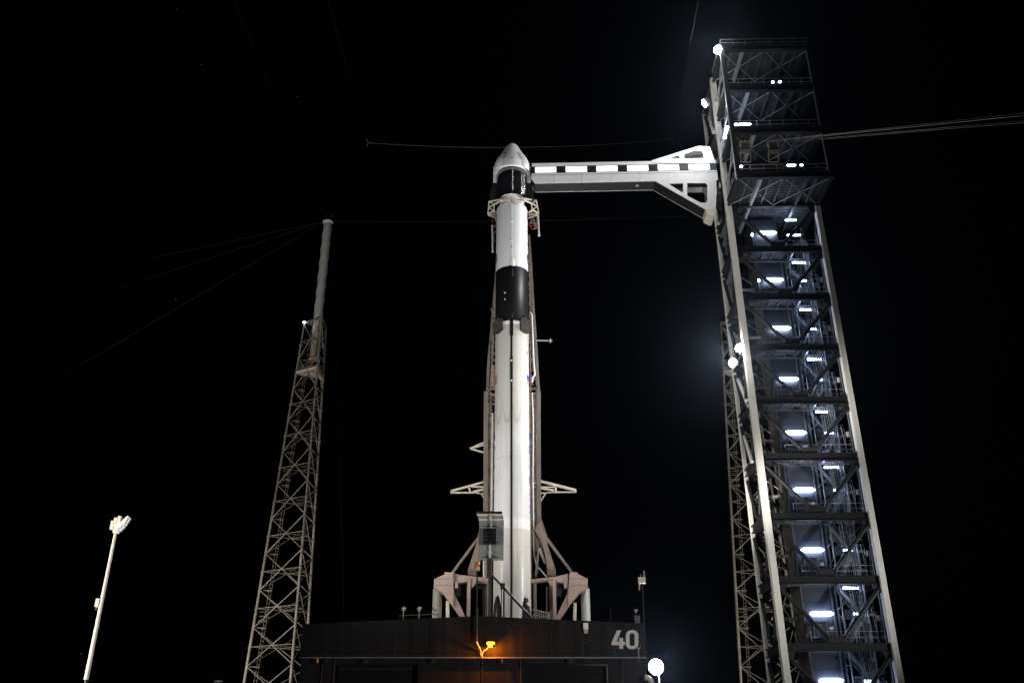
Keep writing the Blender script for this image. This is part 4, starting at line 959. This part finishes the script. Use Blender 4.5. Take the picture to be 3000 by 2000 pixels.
MB().plate([[(L0, zL), (0, zP), (R0, zR), (R0, zR+.07), (0, zP+.07), (L0, zL+.07)]], 1.62, lambda u, v, w_: (u, w_-.02, v)).build('coping', 'building', hg)
MB().add([(L0+.2, 1.6, zL), (0, 1.6, zP), (R0-.2, 1.6, zR), (L0+.2, 14, zL-.0), (0, 14, zP), (R0-.2, 14, zR)], [(0, 1, 4, 3), (1, 2, 5, 4)]).build('roof', 'building', hg)
wl = MB(); dz_ = z0
# wall behind with door openings
dl0, dl1 = at(985, 1960, BY+.6).x-xm, at(1225, 1960, BY+.6).x-xm; dr0, dr1 = at(1535, 1960, BY+.6).x-xm, at(1780, 1960, BY+.6).x-xm; zd = bz(1945, BY+.6)
for a, b in ((L0, dl0), (dl1, dr0), (dr1, R0)): wl.box(a, b, .5, .8, 0, z0-.002)
wl.box(dl0, dl1, .5, .8, zd, z0-.002); wl.box(dr0, dr1, .5, .8, zd, z0-.002)
wl.box(L0, L0+.3, .8, 14, 0, z0-.002); wl.box(R0-.3, R0, .8, 14, 0, z0-.002); wl.box(L0, R0, 13.7, 14, 0, zL); wl.build('wall', 'building', hg)
for a, b in ((dl0, dl1), (dr0, dr1)):
    d_ = MB().box(a, b, 1.1, 1.2, 0, zd).build('door', 'door', hg); s = MB()
    for z in (zd-.25, zd-2.2)[:2 if a == dl0 else 0]: s.box(a+.1, b-.1, 1.06, 1.098, z, z+.05)
    if s.v: s.build('door_rail', 'tube', d_)
for px in (940, 975, 1525, 1825, 1412): x = at(px, 1960, BY).x-xm; MB().tube((x, .4, 0), (x, .4, z0-.1), .04).build('conduit', 'tube', hg)
for px in (960, 1073, 1270, 1471, 1671, 1872): x = at(px, 1935, BY).x-xm; MB().box(x-.04, x+.04, -.1, .0, z0-.33, z0-.04).build('hanger', 'tube', hg)
yl = MB(); x = at(931, 1935, BY).x-xm; yl.box(x-.05, x+.05, -.1, 0, z0-.3, z0-.05); yl.build('yellow_tag', mat('yellow', (.7, .4, .02), .5), hg)
# numeral 40
def zn(x, y): p = at(860+x*.4507, 1760+y*.4507, BY); return (p.x-xm, p.z)
def nplate(loops, nm): MB().plate([[zn(*q) for q in lp] for lp in loops], .012, lambda u, v, w_: (u, -.014+w_, v)).build(nm, 'numeral', hg)
nplate([[(2068, 268), (2103, 188), (2130, 188), (2100, 262), (2118, 262), (2118, 238), (2142, 238), (2142, 262), (2153, 262), (2153, 285), (2142, 285), (2142, 309), (2118, 309), (2118, 285), (2068, 285)]], 'numeral_four')
def rr(x0, x1, y0, y1, r_, n=6):
    o = []
    for cx, cy, a0 in ((x1-r_, y0+r_, -90), (x1-r_, y1-r_, 0), (x0+r_, y1-r_, 90), (x0+r_, y0+r_, 180)):
        for i in range(n+1): t = R(a0+90*i/n); o.append((cx+r_*math.cos(t), cy+r_*math.sin(t)))
    return o
nplate([rr(2160, 2242, 187, 311, 36), rr(2184, 2218, 208, 290, 15)], 'numeral_zero')
# roof edge railing and beacons (left)
mb = MB(); pts = [(1170, 1806), (1175, 1802), (1282, 1797), (1285, 1806)]; A_ = [at(*p, BY+3) for p in pts]; mb.path([Vector((a.x-xm, a.y-BY, a.z)) for a in A_], .03)
mb.build('roof_rail', mat('rusty_rail', (.12, .07, .05), .6), hg)
for px, lab in ((1181, 'leftmost of three small brass-capped roof lamps on the hangar edge'), (1227, 'middle of three small brass-capped roof lamps on the hangar edge'), (1273, 'right one of three small brass-capped roof lamps, in front of the grey post')):
    b0 = at(px, 1812, BY+2.5); t = thing('roof_lamp', lab, 'lamp', b0, 0, 'small lamps on the hangar roof'); h_ = at(px, 1776, BY+2.5).z-b0.z
    MB().tube((0, 0, -.3), (0, 0, h_*.65), .03).build('stem', 'post', t); MB().lathe([(h_*.6, .04), (h_*.66, .12), (h_*.78, .12), (h_*.8, .17), (h_*.9, .17), (h_*.92, .08), (h_, .06)], 14).build('cap', mat('brass', (.62, .52, .3), .35, metal=.4), t)
# amber lamp
q = at(1438, 1887, BY); t = thing('amber_wall_lamp', 'glowing amber lamp on the black hangar fascia', 'lamp', (q.x, BY, q.z))
MB().lathe([(-.02, .001), (-.02, .26), (.05, .28), (.12, .24), (.15, .001)], 20, ctr=(0, -.4)).build('lens', 'amber', t)
MB().box(-.16, .12, -.5, -.3, -.2, -.04).build('housing', 'post', t)
a = [at(*p, BY-.12)-q for p in ((1430, 1898), (1418, 1905), (1413, 1912), (1412, 1926))]; MB().path([Vector((v.x, -.1, v.z)) for v in a], .04).build('conduit', 'post', t)
l = bpy.data.lights.new('amber_glow', 'POINT'); l.energy = 1900; l.color = (1, .2, .0); l.shadow_soft_size = .12
o = bpy.data.objects.new('amber_glow', l); C.objects.link(o); o.location = (q.x+.02, BY-.5, q.z-.14)
# security camera-like box on the fascia
q = at(1716, 1843, BY); t = thing('wall_camera', 'white camera housing hung on the fascia left of the number 40', 'camera', (q.x, BY, q.z))
MB().box(-.16, .14, -.35, -.05, -.02, .38).build('housing', 'white_plain', t); MB().box(-.14, .12, -.3, -.1, -.25, -.03).build('lens_pod', 'post', t)
mb = MB(); mb.path([Vector((.35*math.cos(x_)*.6, -.03, -.45+.35*math.sin(x_))) for x_ in [R(180+i*20) for i in range(10)]], .02, 5); mb.build('cable', 'tube', t)
q = at(1870, 1906, BY); t = thing('wall_bracket', 'small pale forked fitting on the fascia below the zero', 'fitting', (q.x, BY, q.z)); MB().tube((0, -.1, -.4), (0, -.1, .1), .025).tube((0, -.1, .1), (-.15, -.1, .3), .03).tube((0, -.1, .1), (.15, -.1, .25), .03).build('fork', 'post', t)
# board on pole
PY = 64.0
def zp(x, y): return (1380+x*.12755, 1480+y*.12755)
q = at(*zp(430, 1250), PY); brd = thing('sign_board', 'tall grey ribbed board on a dark pole, a black box on its back', 'sign', (q.x, PY, 0))
def bp(x, y, Y=PY): v = at(*zp(x, y), Y); return (v.x-q.x, v.z)
def bplate(nm, poly, y0, th, m, par=brd): return MB().plate([[bp(*p) for p in poly]], th, lambda u, v, w_: (u, y0+w_, v)).build(nm, m, par)
pan = bplate('panel', [(185, 350), (190, 550), (172, 660), (170, 1252), (745, 1252), (755, 350)], 0, .1, 'board')
bplate('top_cap', [(128, 160), (718, 160), (718, 208), (128, 208)], -.35, .5, 'dark')
bplate('top_slope', [(132, 212), (720, 212), (735, 262), (160, 262)], -.28, .3, 'cream'); bplate('top_slope', [(160, 266), (738, 266), (742, 305), (166, 305)], -.2, .2, 'board'); bplate('top_slope', [(168, 309), (745, 309), (755, 352), (190, 362)], -.14, .15, 'cream')
for y in (535, 900, 1242): bplate('rib', [(180, y), (750, y), (750, y+14), (180, y+14)], -.1, .1-.003, 'post')
for y in (490, 852, 1192):
    for s in (-1, 1):
        mb = MB(); c0 = bp(450, y); c1 = bp(450+s*225, y); mb.add([(c0[0], -.3, c0[1]), (c0[0], -.003, c0[1]), (c1[0], -.003, c1[1]), (c0[0], -.003, c0[1]+.16)], [(0, 1, 2), (0, 2, 3), (0, 3, 1)]); mb.build('wedge', 'dark', brd)
bx = bplate('control_box', [(288, 580), (578, 580), (578, 930), (288, 930)], -.75, .45, mat('box_black', (.008, .008, .009), .3))
mb = MB()
for y in (680, 760, 838):
    u, v = bp(348, y); mb.box(u-.03, u+.03, -.78, -.751, v-.015, v+.03); u, v = bp(520, y); mb.box(u-.03, u+.04, -.78, -.751, v-.01, v+.01)
mb.build('latch', 'post', bx)
def bt(p0, p1, r_, y, m, nm): a, b = bp(*p0), bp(*p1); return MB().tube((a[0], y, a[1]), (b[0], y, b[1]), r_, n=14).build(nm, m, brd)
bt((462, 390), (462, 545), .11, -.3, 'post', 'upper_pole'); bt((435, 930), (440, 1230), .06, -.3, 'white_plain', 'upper_pole')
bt((455, 220), (440, 380), .08, -.45, 'rust_white', 'arm')
a = bp(438, 1100); MB().box(a[0]-.17, a[0]+.17, -.45, -.15, a[1]-.06, a[1]+.02).box(a[0]-.09, a[0]+.09, -.42, -.2, a[1]-.35, a[1]-.06).build('clamp', 'rust_white', brd)
a = bp(442, 1225); MB().tube((a[0], -.3, bz(1806.5)-.3), (a[0], -.3, a[1]), .115, n=16).build('pole', mat('pole_dark', (.028, .03, .034), .35), brd)
pts = [at(1240+x*.2296, 1480+y*.2296, PY-.4) for x, y in ((878, 650), (872, 860), (885, 900), (1010, 1030), (1395, 1450))]
MB().path([Vector((p.x-q.x, -.4, p.z)) for p in pts[:3]], .03).build('hose', 'orange', brd)
MB().path([Vector((p.x-q.x, -.4, p.z)) for p in pts[2:]], .09, 10).build('raking_strut', 'black', brd)
mb = MB(); 
for x in (1000, 1030): p0, p1 = at(1240+x*.2296, 1480+985*.2296, PY-.5), at(1240+(x-2)*.2296, 1480+1440*.2296, PY-.5); mb.tube(p0-Vector((q.x, PY, 0)), p1-Vector((q.x, PY, .2)), .03 if x == 1000 else .06)
p0 = at(1240+1012*.2296, 1480+1030*.2296, PY-.6)-Vector((q.x, PY, 0)); mb.box(p0.x-.15, p0.x+.15, -.6, -.5, p0.z-.2, p0.z+.2); mb.build('strut_bracket', 'black', brd)
# amber beacon on its own pole, fixed to the hangar front
q = at(1398, 1657, BY-.5); t = thing('beacon_pole', 'thin dark pole with an amber dome beacon, clipped to the hangar front', 'beacon', (q.x, BY-.5, q.z))
MB().lathe([(-.12, .17), (.05, .2), (.2, .16), (.26, .05), (.265, .001)], 20).build('dome', 'amber_off', t); MB().lathe([(-.34, .12), (-.33, .19), (-.12, .19), (-.11, .1)], 20).build('base', 'post', t)
MB().tube((0, 0, -.35), (.03, 0, zP-q.z+.5), .05).tube((.03, 0, zP-q.z+.5), (.03, 0, z0-q.z+.9), .1).build('pole', 'black', t)
MB().path([(.03, 0, z0-q.z+.95), (.3, .35, z0-q.z+.45), (.32, .35, z0-q.z+.1)], .04).build('conduit', 'post', t)
# antenna mast at right
q = at(1886, 1908, BY+.5); mt_ = thing('antenna_mast', 'thin dark mast with a pale box and two rods beside the hangar number', 'mast', (q.x, BY+.5, q.z))
def ap_(x, y): v = at(1840+x*.2296, 1640+y*.2296, BY+.5)-q; return Vector((v.x, 0, v.z))
MB().path([ap_(222, 1050), ap_(205, 800), ap_(183, 300), ap_(170, 290)], .045).build('pole', 'tube', mt_)
a, b = ap_(132, 297), ap_(217, 218); MB().box(a.x, b.x, -.15, .15, a.z, b.z).build('equipment_box', 'rust_white', mt_)
MB().tube(ap_(205, 212), ap_(203, 135), .05).build('rod_antenna', 'post', mt_); MB().tube(ap_(144, 382), ap_(142, 300), .05).build('rod_antenna', 'post', mt_)
MB().tube(ap_(163, 218), ap_(163, 175), .025).tube(ap_(210, 300), ap_(232, 292), .03).build('sensor', 'post', mt_)
q = at(1864, 1818, BY+1); t = thing('roof_siren', 'small dark siren frame with a pale cup on the hangar roof beside the mast', 'siren', q)
MB().lathe([(.55, .04), (.75, .16), (.77, .01)], 12).build('cup', 'post', t); MB().tube((0, 0, -.4), (0, 0, .55), .03).box(-.1, .25, -.1, .1, -.2, .35).build('frame', 'black', t)
q = at(1790, 1818, BY+2); t = thing('roof_rod', 'tiny thin rod standing on the hangar roof right of the base frame', 'rod', q); MB().tube((0, 0, -.4), (0, 0, .7), .02).lathe([(.7, .05), (.75, .05), (.78, .01)], 8).build('rod', 'tube', t)
# big glaring lamp right of hangar
q = at(1922, 1952, 66); t = thing('pole_floodlight', 'very bright glaring floodlight on a thin white pole right of the hangar', 'floodlight', q)
MB().lathe([(.52*math.sin(R(a)), max(.01, .52*math.cos(R(a)))) for a in range(-90, 91, 15)], 28).build('lens', 'bigflood', t)
MB().tube((.18, .1, -.5), (.18, .1, -q.z), .05).build('pole', 'white_plain', t)
spot('flood_or_fill', q+Vector((0, -1.3, .2)), q+Vector((-3, -12, 1)), 7500, 172, rad=.5, col=(.97, .99, 1))
q = at(1902, 1995, BY-.4); t = thing('vent_elbow', 'pale curved vent pipe at the lower right corner of the hangar', 'pipe', q)
MB().path([Vector((-.25+.42*math.sin(a), 0, -.2+.45*math.cos(a)))for a in [R(i*15) for i in range(7)]]+[Vector((.17, 0, -q.z))], .17, 14).build('pipe', 'post', t)

# ================================================================ LEFT FLOOD POLE
q = at(343, 1538, 70); t = thing('floodlight_pole', 'tall white pole with a slanted bank of floodlights at its top, far left', 'light pole', (q.x, 70, 0))
f = loc_(t); base = at(252, 1990, 70)
MB().tube((base.x-q.x, 0, base.z), (0, 0, q.z), .17, .11, 14).build('pole', mat('pole_white', (.74, .7, .62), .5, grime=.2), t)
MB().tube((base.x-q.x+.03, .05, 0), (base.x-q.x+.03, .05, base.z), .15, n=12).build('pole_base', 'black', t)
def z4(x, y, Y=70): v = at(220+x*.3317, 1480+y*.3317, Y); return f(v)
MB().plate([[(lambda v: (v.x, v.z))(z4(*p)) for p in ((340, 245), (362, 180), (392, 168), (470, 98), (484, 102), (440, 172), (365, 232))]], .5, lambda u, v, w_: (u, w_-.25, v)).build('lamp_rack', mat('rack_white', (.8, .78, .72), .5), t)
for i, (x, y) in enumerate(((375, 235), (400, 215), (422, 193), (442, 170), (458, 145), (472, 122))):
    a = z4(x, y); MB().beam(a+Vector((-.1, 0, .1)), a+Vector((.1, .05, -.08)), .3, .22).build('lamp_head', 'white_plain', t)
mb = MB(); 
for x, y in ((335, 175), (362, 150), (395, 135)): a = z4(x, y); mb.box(a.x-.13, a.x+.1, -.2, .1, a.z-.35, a.z+.35)
mb.build('driver_box', mat('box_cream', (.75, .66, .55), .5), t)
a = z4(205, 860); MB().box(a.x-.16, a.x+.12, -.2, .1, a.z-.3, a.z+.32).build('junction_box', 'rust_white', t)
MB().path([z4(200, 890), z4(190, 905), z4(183, 918)], .04).build('cable', 'orange', t)
spot('flood_or_fill', (q.x+1, 70.5, q.z), (0, 88, 40), 20000, 90, rad=.5, col=(1, .98, .95))
spot('flood_or_fill', (-52, 42, 5), (-32, 70, 15.5), 100000, 30, rad=.3, col=(1, .93, .82))  # unseen spot added to brighten the pole and its lamp rack
# tiny far item at the bottom edge
q = at(640, 1994, 120); t = thing('distant_lamp', 'tiny pale lamp head at the bottom edge left of the lattice mast', 'lamp', q); MB().box(-.5, .5, -.1, .1, -.08, .08).tube((0, 0, -q.z), (0, 0, -.1), .05).build('head', 'post', t)
# stars
mb = MB()
for px, py in ((519, 28), (590, 190), (872, 284), (515, 877), (400, 973), (238, 1914)):
    d = at(px, py, 3000); r_ = 1.3; p = [d+Vector(v)*r_ for v in ((1, 0, 0), (0, 1, 0), (-1, 0, 0), (0, -1, 0), (0, 0, 1), (0, 0, -1))]
    mb.add(p, [(0, 1, 4), (1, 2, 4), (2, 3, 4), (3, 0, 4), (1, 0, 5), (2, 1, 5), (3, 2, 5), (0, 3, 5)])
o = mb.build('stars', 'star'); o['kind'] = 'stuff'; o['label'] = 'faint stars in the black sky'; o['category'] = 'stars'

# thin night air
hz = MB().box(-170, 170, -20, 175, -1, 118).build('haze', mat('night_air', (0, 0, 0)))
m = hz.data.materials[0]; nt = m.node_tree; nt.nodes.remove(nt.nodes['Principled BSDF'])
v = nt.nodes.new('ShaderNodeVolumePrincipled'); v.inputs['Color'].default_value = (.55, .72, 1, 1); v.inputs['Density'].default_value = .000026; v.inputs['Anisotropy'].default_value = .92
nt.links.new(v.outputs[0], nt.nodes['Material Output'].inputs['Volume']); hz['kind'] = 'stuff'
